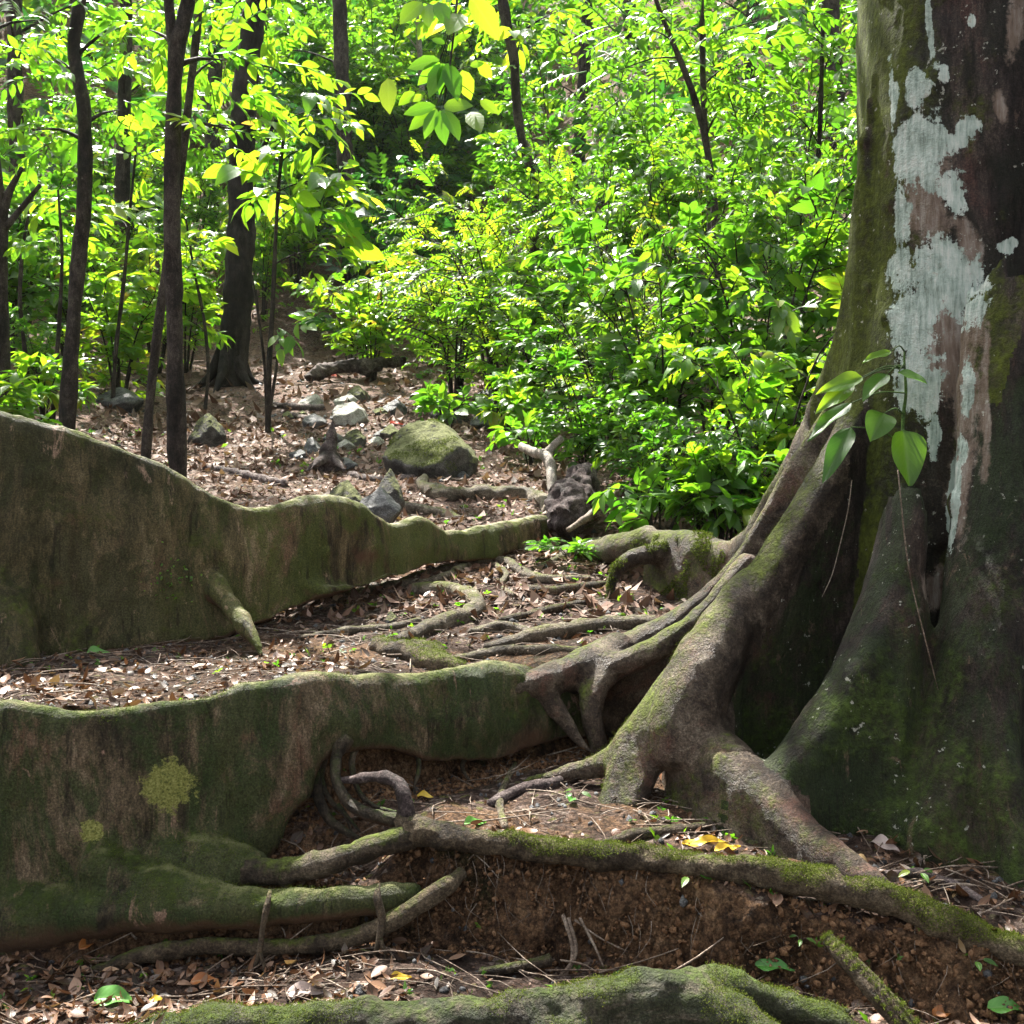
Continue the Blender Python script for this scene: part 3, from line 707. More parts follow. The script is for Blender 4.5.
# ================================================================== LONG WALL ROOTS
def wall(name, label, secs, extra, mat, voxel, seed, kids=(), amp=.02):
    """secs: (px, top py, bottom py, depth, top, middle, foot half thickness)"""
    g = Geo()
    a = np.array(secs, float)
    top = np.array([P(s[0], s[1], s[3]) for s in secs]); bot = CAM_H + (512 - a[:, 2]) / F * a[:, 3]
    fin(g, top, bot, a[:, 4], a[:, 5], a[:, 6], .03, 16)
    for pts, rad in extra: tube(g, R(pts), rad, .025, 12)
    v, q = fuse(g, voxel, 6)
    v = roughen(v, q, amp, 2.6, seed, 3, 1.0)
    v = roughen(v, q, .009, 8, seed + 3, 3, .22)          # upright folds
    v = roughen(v, q, .005, 17, seed + 5, 5, .5)
    N_ = vnormals(v, q); v = v + N_ * (.03 * np.clip(vnoise(v[:, 0] * 7, v[:, 1] * 7, v[:, 2] * 7, seed + 9) - .66, 0, 1))[:, None]
    base = np.array([v[:, 0].mean(), v[:, 1].mean(), v[:, 2].min()])
    ppx = 512 + F * v[:, 0] / v[:, 1]; ppy = 512 - F * (v[:, 2] - CAM_H) / v[:, 1]
    f = np.full(len(v), -1.)
    for px, py, rx, ry in ((168, 787, 27, 27), (181, 778, 12, 14), (92, 832, 12, 13)):
        f = np.maximum(f, 1 - np.sqrt(((ppx - px) / rx) ** 2 + ((ppy - py) / ry) ** 2))
    at = {'lich': ('FLOAT_VECTOR', np.stack([f, f, f], 1))}
    if kids:
        root = thing(name, base, label, 'tree root')
        link('root_wall', mesh_from('root_wall', v - base, quads=q, attrs=at), mat, root)
        for kn, pts, rad, m in kids:
            gg = Geo(); tube(gg, R(pts), rad, .02, 10, .22, 22, seed); link(kn, gg.mesh(kn, base), m, root)
        return root
    return tag(link(name, mesh_from(name, v - base, quads=q, attrs=at), mat, None, base), label, 'tree root')

wall('plank_root', 'lower plank root with yellow lichen patch, arching right into the giant tree',
     [(-260, 690, 985, 3.5, .05, .10, .14), (-100, 698, 975, 3.56, .045, .09, .13), (0, 704, 965, 3.62, .04, .085, .12), (90, 710, 950, 3.66, .036, .08, .11), (150, 703, 935, 3.70, .035, .08, .10),
      (205, 692, 905, 3.76, .036, .085, .10), (250, 681, 868, 3.84, .038, .085, .09), (285, 677, 800, 3.93, .04, .085, .08), (320, 675, 752, 4.03, .042, .085, .075), (370, 677, 745, 4.17, .05, .085, .075),
      (430, 672, 758, 4.32, .058, .105, .09), (480, 664, 758, 4.46, .07, .12, .10), (520, 668, 746, 4.58, .075, .12, .10), (548, 677, 738, 4.69, .065, .08, .08), (575, 672, 735, 4.80, .065, .07, .07), (602, 664, 730, 4.92, .06, .06, .06)],
     [([(150, 850, 3.68), (200, 860, 3.66), (235, 866, 3.66), (262, 868, 3.67)], [.09, .10, .085, .05]),
      ([(-60, 915, 3.60), (30, 912, 3.58), (100, 908, 3.55), (150, 907, 3.53), (210, 908, 3.50), (270, 908, 3.50), (330, 905, 3.51), (385, 900, 3.53), (420, 893, 3.55)], [.12, .11, .09, .075, .062, .058, .055, .048, .03]),
      ([(90, 865, 3.60), (150, 885, 3.57), (200, 900, 3.53), (250, 908, 3.51)], [.09, .085, .07, .05])],
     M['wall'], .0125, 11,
     kids=[('side_root', [(240, 868, 3.64), (285, 872, 3.60), (330, 861, 3.60), (370, 848, 3.62), (412, 834, 3.64)], [.055, .044, .044, .044, .05], M['root']),
           ('side_root', [(322, 742, 4.06), (315, 765, 4.0), (318, 795, 3.93), (328, 818, 3.88), (346, 832, 3.84), (362, 840, 3.80)], [.035, .024, .021, .018, .014, .008], M['dark_root']),
           ('side_root', [(345, 738, 4.0), (336, 758, 3.94), (337, 782, 3.87), (352, 805, 3.81), (378, 817, 3.75), (408, 822, 3.70)], [.034, .023, .021, .024, .027, .03], M['dark_root']),
           ('side_root', [(336, 780, 3.9), (352, 780, 3.85), (374, 777, 3.78), (394, 780, 3.71), (404, 795, 3.67), (408, 822, 3.65)], [.012, .016, .02, .024, .026, .03], M['dead']),
           ('side_root', [(326, 750, 4.05), (322, 778, 3.98), (330, 800, 3.93), (345, 815, 3.9), (352, 834, 3.86)], [.014, .011, .010, .009, .004], M['dark_root']),
           ('side_root', [(358, 742, 4.1), (352, 762, 4.05), (358, 790, 3.98), (374, 806, 3.9), (396, 812, 3.82)], [.016, .012, .011, .009, .006], M['dark_root']),
           ('side_root', [(338, 805, 3.86), (348, 818, 3.82), (360, 832, 3.79)], [.010, .008, .004], M['dark_root']),
           ('side_root', [(416, 748, 4.25), (419, 768, 4.2), (414, 790, 4.12), (418, 803, 4.1)], [.012, .009, .006, .003], M['dark_root']),
           ('side_root', [(470, 752, 4.42), (462, 766, 4.36), (470, 782, 4.3)], [.014, .009, .004], M['dark_root'])])
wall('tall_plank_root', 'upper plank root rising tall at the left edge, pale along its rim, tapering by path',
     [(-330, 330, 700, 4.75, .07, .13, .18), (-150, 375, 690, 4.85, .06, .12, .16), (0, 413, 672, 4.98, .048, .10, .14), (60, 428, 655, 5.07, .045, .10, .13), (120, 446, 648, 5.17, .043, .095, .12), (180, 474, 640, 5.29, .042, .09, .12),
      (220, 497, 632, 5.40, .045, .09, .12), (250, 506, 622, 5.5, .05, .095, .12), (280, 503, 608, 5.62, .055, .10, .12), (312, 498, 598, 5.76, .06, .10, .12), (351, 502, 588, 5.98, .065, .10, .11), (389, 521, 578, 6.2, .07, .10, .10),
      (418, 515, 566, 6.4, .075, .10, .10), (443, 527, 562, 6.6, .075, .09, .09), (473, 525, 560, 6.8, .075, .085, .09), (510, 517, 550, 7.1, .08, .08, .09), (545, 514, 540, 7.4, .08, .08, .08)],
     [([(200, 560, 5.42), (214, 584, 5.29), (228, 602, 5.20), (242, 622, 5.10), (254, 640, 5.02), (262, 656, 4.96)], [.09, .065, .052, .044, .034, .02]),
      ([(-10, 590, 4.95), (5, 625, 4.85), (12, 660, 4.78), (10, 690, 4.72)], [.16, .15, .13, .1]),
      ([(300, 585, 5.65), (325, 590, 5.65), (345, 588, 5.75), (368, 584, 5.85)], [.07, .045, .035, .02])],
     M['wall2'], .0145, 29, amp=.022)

# ================================================================== SINGLE ROOTS AND LOGS
def pts_of(spec):
    out = []
    for s in spec:
        if len(s) > 3: out.append(P(s[0], s[1], s[3]))
        else:
            c = G(s[0], s[1]); c[2] += .35 * s[2] * c[1] / F; out.append(c)
    return np.array(out)
def root(name, label, cat, branches, mat, rough=.25, nf=14, seed=0, group=None, voxel=None, segs=12, amp=.006):
    g = Geo()
    for spec in branches:
        p = pts_of(spec); r = np.array([s[2] for s in spec]) * p[:, 1] / F
        tube(g, p, r, .02, segs, rough, nf, seed)
    if voxel:
        v, q = fuse(g, voxel, 4); v = roughen(v, q, amp, 12, seed, 4); base = np.array([v[:, 0].mean(), v[:, 1].mean(), v[:, 2].min()])
        return tag(link(name, mesh_from(name, v - base, quads=q), mat, None, base), label, cat, group)
    v = np.concatenate(g.v); base = np.array([v[:, 0].mean(), v[:, 1].mean(), v[:, 2].min()])
    return tag(link(name, g.mesh(name, base), mat, None, base), label, cat, group)

LOG = root('mossy_log', 'long thin mossy log lying along the top of the clay bank', 'log',
     [[(402, 830, 15, 3.64), (424, 833, 15.5, 3.64), (480, 842, 13, 3.60), (560, 852, 13, 3.54), (650, 860, 13.5, 3.47), (730, 868, 14, 3.41), (800, 879, 15, 3.35), (860, 893, 15, 3.30), (915, 911, 15, 3.25), (970, 935, 15.5, 3.19), (1030, 955, 16, 3.13), (1120, 985, 16, 3.05)],
      [(412, 828, 14, 3.63), (402, 820, 9, 3.65), (406, 808, 6, 3.67)]], M['log'], seed=5, voxel=.008, amp=.009)
root('foreground_root', 'fat green mossy root crossing the bottom edge and forking at its hump', 'tree root',
     [[(120, 1045, 20, 2.95), (220, 1028, 20, 2.95), (330, 1027, 23, 2.94), (440, 1022, 24, 2.93), (540, 1018, 28, 2.92), (620, 1008, 32, 2.92), (676, 1001, 30, 2.93), (722, 1020, 27, 2.90), (780, 1052, 24, 2.86)],
      [(670, 992, 24, 2.95), (720, 990, 18, 3.02), (770, 1001, 15, 3.04), (815, 1018, 14, 3.0), (860, 1036, 12, 2.95)],
      [(700, 985, 18, 3.0), (750, 988, 9, 3.1), (800, 1003, 8, 3.1), (850, 1012, 6, 3.08)]], M['wall_moss'], seed=8, voxel=.010, amp=.012)
root('bank_root', 'thin greenish root snaking along the foot of the wall root at lower left', 'tree root',
     [[(60, 985, 6, 3.42), (110, 968, 8, 3.44), (150, 954, 9, 3.45), (210, 946, 8.5, 3.46), (280, 948, 8, 3.46), (340, 940, 9, 3.47), (385, 925, 9, 3.47), (420, 903, 10, 3.49), (445, 888, 9, 3.52), (462, 872, 6, 3.58)]], M['log'], seed=2)
root('rootlet', 'thin mossy rootlet hanging down the shelf, left one of the two', 'rootlet',
     [[(270, 890, 1.5, 3.47), (267, 907, 3.2, 3.435), (262, 930, 3.4, 3.42), (259, 955, 3, 3.40), (249, 978, 2.6, 3.38), (243, 996, 2, 3.36)], [(260, 952, 2, 3.40), (265, 972, 1.8, 3.38), (262, 990, 1.2, 3.37)], [(258, 960, 1.6, 3.40), (240, 975, 1.3, 3.39), (232, 982, 1, 3.38)]], M['log'], seed=3, segs=8)
root('rootlet', 'thin mossy rootlet hanging down the shelf, forked at its foot, right one of the two', 'rootlet',
     [[(379, 884, 1.5, 3.49), (377, 898, 4.2, 3.45), (382, 918, 4, 3.44), (379, 940, 3.6, 3.42), (373, 962, 2.6, 3.41), (371, 983, 1.8, 3.40)], [(380, 938, 3, 3.42), (386, 958, 2.2, 3.40), (385, 975, 1.6, 3.39), (391, 984, 1, 3.38)], [(376, 955, 1.8, 3.41), (362, 950, 1.5, 3.42), (350, 952, 1, 3.43)]], M['log'], seed=4, segs=8)
root('hanging_rootlets', 'bundle of fine pale roots trailing down the clay bank', 'rootlets',
     [[(563, 915, 1.7, 3.46), (572, 945, 1.9, 3.42), (570, 965, 1.7, 3.39), (550, 985, 1.4, 3.37), (540, 995, 1.1, 3.35)], [(568, 918, 1.7, 3.46), (576, 950, 1.7, 3.41), (566, 975, 1.7, 3.38), (552, 993, 1.1, 3.35)],
      [(580, 918, 1.4, 3.45), (594, 945, 1.4, 3.41), (604, 968, 1.1, 3.38)], [(575, 920, 1.1, 3.46), (600, 938, 1.1, 3.42), (628, 952, 0.8, 3.39)], [(560, 960, 1.1, 3.40), (585, 965, 1.1, 3.38), (600, 975, 0.8, 3.36)]], M['twig'], seed=4, segs=6)
root('buried_root', 'short grey root poking from the foot of the clay bank', 'tree root', [[(480, 972, 4, 3.36), (510, 968, 5, 3.37), (550, 960, 6, 3.40)]], M['root'], seed=5)
root('mossy_branch', 'mossy branch leaning from the clay bank down to the lower right corner', 'branch',
     [[(828, 940, 8, 3.12), (850, 962, 11, 3.04), (875, 990, 12, 2.98), (900, 1020, 12, 2.92), (920, 1045, 12, 2.88)]], M['log'], seed=6)
root('curved_root', 'hook shaped pale root curling across the leaf strewn terrace', 'tree root',
     [[(412, 592, 6), (432, 592, 8), (455, 595, 8.5), (473, 602, 9.5), (477, 612, 10), (463, 621, 10), (440, 628, 10), (420, 635, 9), (402, 643, 7)]], M['root2'], seed=7)
root('root_chunk', 'stubby mossy root chunk with a cut end behind the lower wall root', 'tree root',
     [[(378, 648, 10), (392, 655, 12), (412, 660, 14), (435, 668, 13), (462, 674, 9)], [(405, 652, 10), (425, 657, 13), (445, 668, 10)]], M['log'], seed=8, voxel=.012)
root('thin_root', 'long thin pale root running diagonally up the terrace', 'tree root',
     [[(330, 592, 3), (372, 588, 4), (400, 587, 5), (424, 585, 5), (450, 577, 5), (470, 567, 5), (492, 556, 5), (515, 546, 4), (545, 545, 3)]], M['root2'], seed=9)
root('kinked_root', 'kinked pale root lying on the dirt right of the diagonal root', 'tree root',
     [[(490, 560, 3), (508, 564, 4.5), (520, 573, 5), (540, 581, 5), (565, 581, 4), (590, 580, 3)]], M['root2'], seed=10)
root('flat_root', 'low arched root emerging left of the giant tree on the upper terrace', 'tree root',
     [[(485, 650, 5), (520, 644, 8), (556, 637, 10), (590, 631, 9), (625, 628, 9), (655, 626, 8)]], M['root2'], seed=12)
root('sunken_root', 'half buried mossy stick root across the terrace above the arched root', 'tree root',
     [[(500, 622, 4), (540, 615, 5), (570, 608, 4), (602, 601, 3)]], M['log'], seed=13)
root('snaking_root', 'smooth olive root snaking right from below the boulder', 'tree root',
     [[(425, 480, 4.5), (422, 487, 6), (434, 495, 8), (452, 499, 9), (478, 499, 9), (505, 498, 9), (528, 499, 8), (545, 506, 9), (552, 516, 9)]], M['root2'], seed=14)
root('short_root', 'brown root end lying between the dark stones and the snaking root', 'tree root',
     [[(400, 510, 6), (425, 514, 7), (448, 518, 6), (458, 520, 4)]], M['root2'], seed=15)
root('side_path_root', 'low root joining the mossy end block of the giant tree from the path', 'tree root',
     [[(540, 568, 3), (575, 552, 5), (600, 545, 6)]], M['root2'], seed=16)
root('pale_branch', 'bent pale dead branch with a dark fork beside the bushes', 'branch',
     [[(553, 493, 4.5, 7.9), (551, 470, 5.5, 8.05), (546, 456, 6, 8.2), (532, 452, 5, 8.4), (521, 446, 4, 8.6)], [(545, 456, 4.5, 8.2), (553, 446, 3.5, 8.2), (562, 438, 3, 8.2)]], M['pale_bark'], seed=17)
root('fallen_branch', 'pale fallen branch slanting up into the bushes behind the boulder', 'branch',
     [[(530, 400, 5, 11.2), (538, 412, 6, 10.8), (550, 420, 6, 10.4), (556, 432, 6, 10.0), (570, 428, 4, 10)]], M['pale_bark'], seed=18)
root('thin_branch', 'thin dark stick lying over the rotten log stub', 'branch', [[(568, 530, 3, 7.0), (590, 515, 4, 7.1), (605, 500, 3.5, 7.3), (618, 492, 2.5, 7.5)]], M['twig'], seed=19)
root('lying_branch', 'long pale stick lying across the path left of the stones', 'branch', [[(270, 406, 3), (300, 409, 4), (325, 410, 4)], [(282, 413, 2.5), (310, 421, 3), (335, 428, 2.5)]], M['dead'], seed=20)

for lab, spec, m in [
    ('thin pale root crossing the terrace below the arched one', [(455, 662, 3), (500, 655, 4), (540, 653, 4), (580, 652, 3)], 'root2'),
    ('slender root running under the pale bush side, above the kinked root', [(505, 545, 3), (545, 552, 4), (585, 556, 4), (615, 560, 3)], 'root2'),
    ('thin knotted root below the kinked root', [(520, 590, 2.5), (548, 593, 3.5), (580, 590, 3.5), (605, 586, 2.5)], 'log'),
    ('small wiry root looping beside the kinked root', [(494, 566, 2), (506, 576, 2.2), (500, 588, 2.2), (514, 598, 2)], 'root2'),
    ('long thin dark root following the upper wall root foot', [(270, 612, 2.5), (320, 602, 3), (380, 590, 3), (440, 572, 3), (490, 562, 2.5)], 'log'),
    ('thin root slanting left from the hook shaped root', [(300, 640, 2), (345, 634, 3), (390, 630, 3), (420, 622, 2.5)], 'root2'),
    ('short root step right of the stubby root chunk', [(470, 634, 3), (500, 630, 4), (525, 633, 3.5), (540, 640, 2)], 'root2'),
    ('thin dark root on the leaf litter left of the path stones', [(205, 470, 3), (245, 478, 3.5), (285, 486, 3)], 'dead'),
    ('thin root crossing the path under the boulder', [(350, 476, 2.5), (380, 482, 3), (415, 479, 2.5)], 'dead'),
    ('stick root resting on the soil left of the front root toe', [(490, 806, 3), (520, 793, 4.5), (548, 788, 4), (560, 783, 3)], 'dead'),
    ('thin root on the soil between the mossy log and the front root', [(590, 850, 3), (640, 838, 4), (690, 832, 4), (720, 824, 3)], 'log'),
    ('brown stick lying on the litter right of the right front root', [(880, 876, 3), (920, 879, 4), (960, 890, 3.5), (985, 905, 2)], 'dead'),
    ('thin upright forked twig root beside the wall root end', [(505, 830, 2.5), (500, 808, 3), (503, 790, 2.5), (515, 765, 1.6)], 'root2')]:
    root('surface_root', lab, 'tree root', [[(p_[0], p_[1], p_[2] * 1.55) for p_ in spec]], M[m], .3, 20, len(lab), segs=8)
# rotten stub
def rough_log(name, label, p, r, seed, mat, cat='log'):
    g = Geo(); p = np.array(p, float); tube(g, p, r, .03, 16)
    v, q = fuse(g, .02, 3); v = roughen(v, q, .05, 5, seed, 4); v = roughen(v, q, .022, 19, seed, 3); base = np.array([v[:, 0].mean(), v[:, 1].mean(), v[:, 2].min()])
    return tag(link(name, mesh_from(name, v - base, quads=q), mat, None, base), label, cat)
rough_log('rotten_stub', 'shaggy grey rotten log stub with a dark hollow end at the root tip', [P(560, 522, 7.2), P(572, 505, 7.45), P(580, 488, 7.8), P(588, 474, 8.2)], [.13, .145, .13, .08], 3, M['dead'])
rough_log('rotten_log', 'purplish rotten log lying by the path below the far bush', [on_ground(308, 15.3) + [0, 0, .12], on_ground(335, 15.6) + [0, 0, .2], on_ground(368, 15.8) + [0, 0, .25], on_ground(405, 16.4) + [0, 0, .3]], [.07, .10, .10, .06], 5, M['dead'])

# broken little stump
st_ = G(328, 468)
g = Geo(); s_ = st_[1] / F
tube(g, [st_ + np.array([0, 0, -.1]), st_ + [-.3 * s_, 0, 12 * s_], st_ + [3 * s_, 0, 30 * s_], st_ + [5 * s_, 0, 50 * s_]], [13 * s_, 9 * s_, 6 * s_, 2 * s_], .03, 10)
for dx, dy in ((-18, -.2), (22, -.3), (30, .1), (-8, -.5), (14, .4)):
    tube(g, [st_ + [0, 0, 12 * s_], st_ + [dx * .5 * s_, dy * .5, 5 * s_], st_ + [dx * s_, dy, -.04]], [6 * s_, 5 * s_, 2 * s_], .03, 8)
v, q = fuse(g, .02, 3); v = roughen(v, q, .02, 9, 2, 3)
tag(link('broken_stump', mesh_from('broken_stump', v - st_, quads=q), M['dead'], None, st_), 'small dark broken stump with a pointed stem and splayed roots', 'stump')

# ================================================================== ROCKS
def rock(label, px0, px1, ptop, pbase, mat, seed, name='rock', flat=1.0, Y=None):
    c = G((px0 + px1) / 2, pbase) if Y is None else P((px0 + px1) / 2, pbase, Y)
    k = c[1] / F; w = (px1 - px0) * k / 2; h = (pbase - ptop) * k
    r_ = np.random.default_rng(seed)
    u = np.linspace(0, 2 * np.pi, 40, endpoint=False); t = np.linspace(-1, 1, 26)
    UU, TT = np.meshgrid(u, np.arcsin(t), indexing='ij')
    D = np.stack([np.cos(UU) * np.cos(TT), np.sin(UU) * np.cos(TT), np.sin(TT)], -1)
    pl = unit(r_.normal(size=(13, 3))); pl = np.vstack([pl, unit(np.array([[-.25, -.42, .87], [.5, -.1, .85]]))]); dist = r_.uniform(.62, .95, len(pl)); dist[-2:] = .42, .55
    rad = np.ones(D.shape[:2]) * 1.15
    dd = D @ pl.T
    rad = np.minimum(rad, np.min(np.where(dd > .05, dist / np.maximum(dd, .05), 9), -1))
    rad = rad * (1 + .05 * fbm(D[..., 0] * 3 + seed, D[..., 1] * 3, D[..., 2] * 3, seed, 4))
    vv = D * rad[..., None]
    vv[..., 0] *= w / vv[..., 0].max(); vv[..., 1] *= w * .85; zmax = vv[..., 2].max()
    vv[..., 2] = vv[..., 2] / zmax * h * np.where(vv[..., 2] > 0, .85, .5) + h * .15
    n1, n2 = vv.shape[:2]; i, j = np.meshgrid(np.arange(n1), np.arange(n2 - 1), indexing='ij'); i2 = (i + 1) % n1
    q = np.stack([i * n2 + j, i2 * n2 + j, i2 * n2 + j + 1, i * n2 + j + 1], -1).reshape(-1, 4)
    g = Geo(); e = n1 * n2; ii = np.arange(n1)
    g.add(np.vstack([vv.reshape(-1, 3), vv[:, 0].mean(0), vv[:, -1].mean(0)]), np.vstack([np.stack([0 * ii + e, ((ii + 1) % n1) * n2, ii * n2], -1), np.stack([0 * ii + e + 1, ii * n2 + n2 - 1, ((ii + 1) % n1) * n2 + n2 - 1], -1)]), q)
    fv, fq = fuse(g, max(w, h) / 26, 3); fv = roughen(fv, fq, w * .045, 2.6 / w, seed, 5)
    me = mesh_from(name, fv, quads=fq)
    tag(link(name, me, mat, None, c), label, 'rock')
    md_ = me
    return c
rock('biggest boulder, flat mossy top and dark front, beside the path', 388, 480, 417, 473, M['rock'], 3, 'boulder')
rock('dark smooth faceted stone just behind the upper wall root', 358, 402, 486, 516, M['bare_rock'], 5, Y=6.9)
rock('upright mossy pointed stone right behind the dark faceted stone', 374, 406, 466, 506, M['rock'], 8, Y=7.4)
rock('greenish blocky stone left of the dark faceted stone', 327, 366, 478, 506, M['rock'], 9, Y=7.2)
rock('mossy lump overgrown with leaves behind the boulder', 430, 470, 390, 420, M['rock'], 10)
rock('pale flat slab on the path above the stump', 332, 372, 400, 421, M['rock_pale'], 12)
rock('round mossy stone right of the small stump', 346, 366, 428, 446, M['rock'], 13)
rock('grey stone left of the small stump', 300, 322, 437, 453, M['bare_rock'], 14)
rock('flat dark stone left below the grey stump stone', 290, 310, 449, 458, M['bare_rock'], 15)
rock('dark blocky stone under the far bush', 382, 408, 398, 413, M['bare_rock'], 16)
rock('pale stone between the slab and the boulder', 378, 402, 424, 438, M['rock'], 17)
rock('yellowish mossy stone on the path left of the slab', 303, 324, 394, 407, M['rock_pale'], 18)
rock('green stone below the rotten purplish log', 345, 370, 384, 402, M['rock'], 19)
rock('dark mossy stone right of the forked sapling', 188, 224, 412, 446, M['rock'], 20)
rock('dark low stone in the undergrowth left of the forked sapling', 95, 142, 385, 408, M['bare_rock'], 21)
rock('dark stone in shade behind the pale branch', 468, 500, 408, 428, M['bare_rock'], 22)
rock('grey stone at the bushes right of the leafy lump', 478, 512, 392, 408, M['bare_rock'], 23)
rock('small stone half sunk below the boulder', 455, 470, 470, 479, M['bare_rock'], 24)
rock('small pebbly stone lying on the dirt by the curved root', 384, 398, 612, 622, M['rock'], 25)
rock('small dark stone on the bottom litter beside a yellow leaf', 353, 366, 985, 994, M['bare_rock'], 26)

g_ = np.random.default_rng(4)
for k in range(46):                                   # loose stones up the path and among the bushes' feet
    px = g_.uniform(285, 560) if k < 34 else g_.uniform(440, 600); py = g_.uniform(398, 470) if k < 34 else g_.uniform(385, 445)
    w_ = 4 + 11 * g_.random() ** 1.7
    c = G(px, py)
    if not (388 < px < 480 and 400 < py < 475):
        rock('small loose stone scattered on the upper part of the path', px - w_, px + w_, py - w_ * g_.uniform(.7, 1.1), py, M[['rock', 'bare_rock', 'bare_rock', 'rock_pale'][k % 4]], 40 + k, 'loose_stone')
for o in bpy.data.objects:
    if o.name.startswith('loose_stone'): o['group'] = 'small loose stones on the upper path'
# ================================================================== VEGETATION
Z3 = np.array([0, 0, 1.])
ICO = np.array([[0, 0, 1], [.9, 0, .3], [.28, .85, .3], [-.72, .53, .3], [-.72, -.53, .3], [.28, -.85, .3], [.6, .5, -.5], [-.3, .8, -.5], [-.8, 0, -.5], [-.3, -.8, -.5], [.6, -.5, -.5], [0, 0, -.9]])
ICOT = np.array([[0, 1, 2], [0, 2, 3], [0, 3, 4], [0, 4, 5], [0, 5, 1], [1, 6, 2], [2, 7, 3], [3, 8, 4], [4, 9, 5], [5, 10, 1], [2, 6, 7], [3, 7, 8], [4, 8, 9], [5, 9, 10], [1, 10, 6], [6, 11, 7], [7, 11, 8], [8, 11, 9], [9, 11, 10], [10, 11, 6]])
def ball(n, flat=.75, power=.45):
    d = unit(rng.normal(size=(n, 3))); d[:, 2] *= flat
    return d * (rng.random(n) ** power)[:, None]

def clump(fol, twig, c, r, n, kind, leafL, Ls, lite, tone=None, axis_pt=None, droop=.3):
    """a cloud of leafy twigs round c, pointing away from axis_pt"""
    b = c + ball(n) * r
    out = unit(b - (c if axis_pt is None else axis_pt)) + rng.normal(size=(n, 3)) * .45
    out[:, 2] = out[:, 2] * .6 + .05
    sprays(fol, b, out, Ls * rng.uniform(.7, 1.3, n), kind, leafL * rng.uniform(.75, 1.25, n), lite,
           None if tone is None else np.clip(tone + rng.normal(size=n) * .16, 0, 1), droop, twig)

def tree(name, label, Y, trunk, clumps, mat, leaf, cat='tree', over=(), bark='sapling', group=None, base_sink=.15, extra=(), flare=0):
    """trunk: (px, py, radius px[, depth]); clumps: (px, py, depth, radius m, n, kind, leaf, twig, lite, tone); over: world clumps above the frame"""
    tp = [P(t[0], t[1], t[3] if len(t) > 3 else Y) for t in trunk]
    b = tp[0].copy(); b[2] = float(ground(b[0], b[1])); tp[0] = b - [0, 0, base_sink]
    rad = [t[2] * (t[3] if len(t) > 3 else Y) / F for t in trunk]
    root = thing(name, b, label, cat, group)
    w = Geo(); pts, rr = tube(w, tp, rad, .08, 12, .16, 4.5, int(abs(b[0]) * 100))
    if flare:
        for a in np.linspace(0, 2 * np.pi, 6, endpoint=False) + .4:
            d = np.array([math.cos(a), math.sin(a), 0])
            q = b + d * rad[0] * flare * 1.9; q[2] = float(ground(q[0], q[1])) - .05
            tube(w, [b + d * rad[0] * .15 + [0, 0, rad[0] * 3.4], b + d * rad[0] * .75 + [0, 0, rad[0] * 1.6], b + d * rad[0] * flare + [0, 0, rad[0] * .35], q], [rad[0] * .45, rad[0] * .42, rad[0] * .3, rad[0] * .08], .08, 8, .15, 5)
    for e in extra:
        ep = [P(t[0], t[1], t[3] if len(t) > 3 else Y) for t in e]; tube(w, ep, [t[2] * Y / F for t in e], .08, 10, .15, 5)
    fol = Geo(); tw = fol
    for cpx, cpy, cY, r, n, kind, lf, tl, lite, tone in clumps:
        c = P(cpx, cpy, cY); i = int(np.argmin(np.linalg.norm(pts - c - [0, 0, -.5 * r], axis=1)))
        a = pts[i]; L = np.linalg.norm(c - a)
        if L > .25: tube(w, [a, a * .55 + c * .45 + [0, 0, .08 * L], c], [min(rr[i] * .4, .028), min(rr[i] * .3, .016), .004], .12, 6, .1, 6)
        clump(fol, tw if not lite else None, c, r, n, kind, lf, tl, lite, tone, a * .5 + c * .5)
    for c, r, n, lf in over:
        c = np.array(c, float); a = pts[-1]
        tube(w, [a, a * .5 + c * .5 + [0, 0, .4], c], [rr[-1] * .5, rr[-1] * .3, .012], .3, 6)
        clump(fol, None, c, r, n, 'whorl', lf, .35, True, .5, a)
    link('trunk', w.mesh('trunk', b), M[bark], root)
    if fol.n: link('crown', fol.mesh('crown', b, 'lc'), M[leaf], root)
    return root

# ---- crown of the giant: above the picture, it shades the roots
g = Geo(); tip = np.array([2.25, 4.7, 9.0]); w = Geo()
tube(w, [[2.22, 4.62, 5.0], [2.3, 4.7, 9.5], [2.3, 5.0, 13]], [.63, .50, .36], .4, 20, .06, 2)
for k in range(20):
    a = rng.uniform(0, 6.28); rad_ = rng.uniform(1.2, 5.2)
    c = np.array([2.2 + rad_ * math.cos(a), 5.5 + rad_ * math.sin(a), rng.uniform(9.5, 13.5)])
    if c[0] < .3: continue
    tube(w, [tip + [0, 0, rng.uniform(-.5, 2)], tip * .45 + c * .55 + [0, 0, .5], c], [.15, .08, .02], .4, 7)
    clump(g, None, c, 1.15, 18, 'whorl', .30, .45, True, .45)
for cc in ((-.70, 8.77, 10.2), (-.45, 8.8, 10.5)):  # unseen clumps added to block the sun on the inner rib
    tube(w, [tip + [0, 0, .5], tip * .5 + np.array(cc) * .5 + [0, 0, .6], cc], [.12, .07, .02], .4, 7); clump(g, None, np.array(cc), .42, 20, 'whorl', .26, .25, True, .45)
link('limbs', w.mesh('limbs', off), M['trunk'], BIG)
link('crown', g.mesh('crown', off, 'lc'), M['leaf_mid'], BIG)

def over_ring(cx, cy, cz, rx, n, r=1.1, m=18, lf=.28):
    out = []
    for k in range(n):
        a = 2.4 * k + .5; q = rx * math.sqrt((k + .5) / n)
        out.append(((cx + q * math.cos(a), cy + q * math.sin(a), cz + rng.uniform(-.8, 1.0)), r, m, lf))
    return out

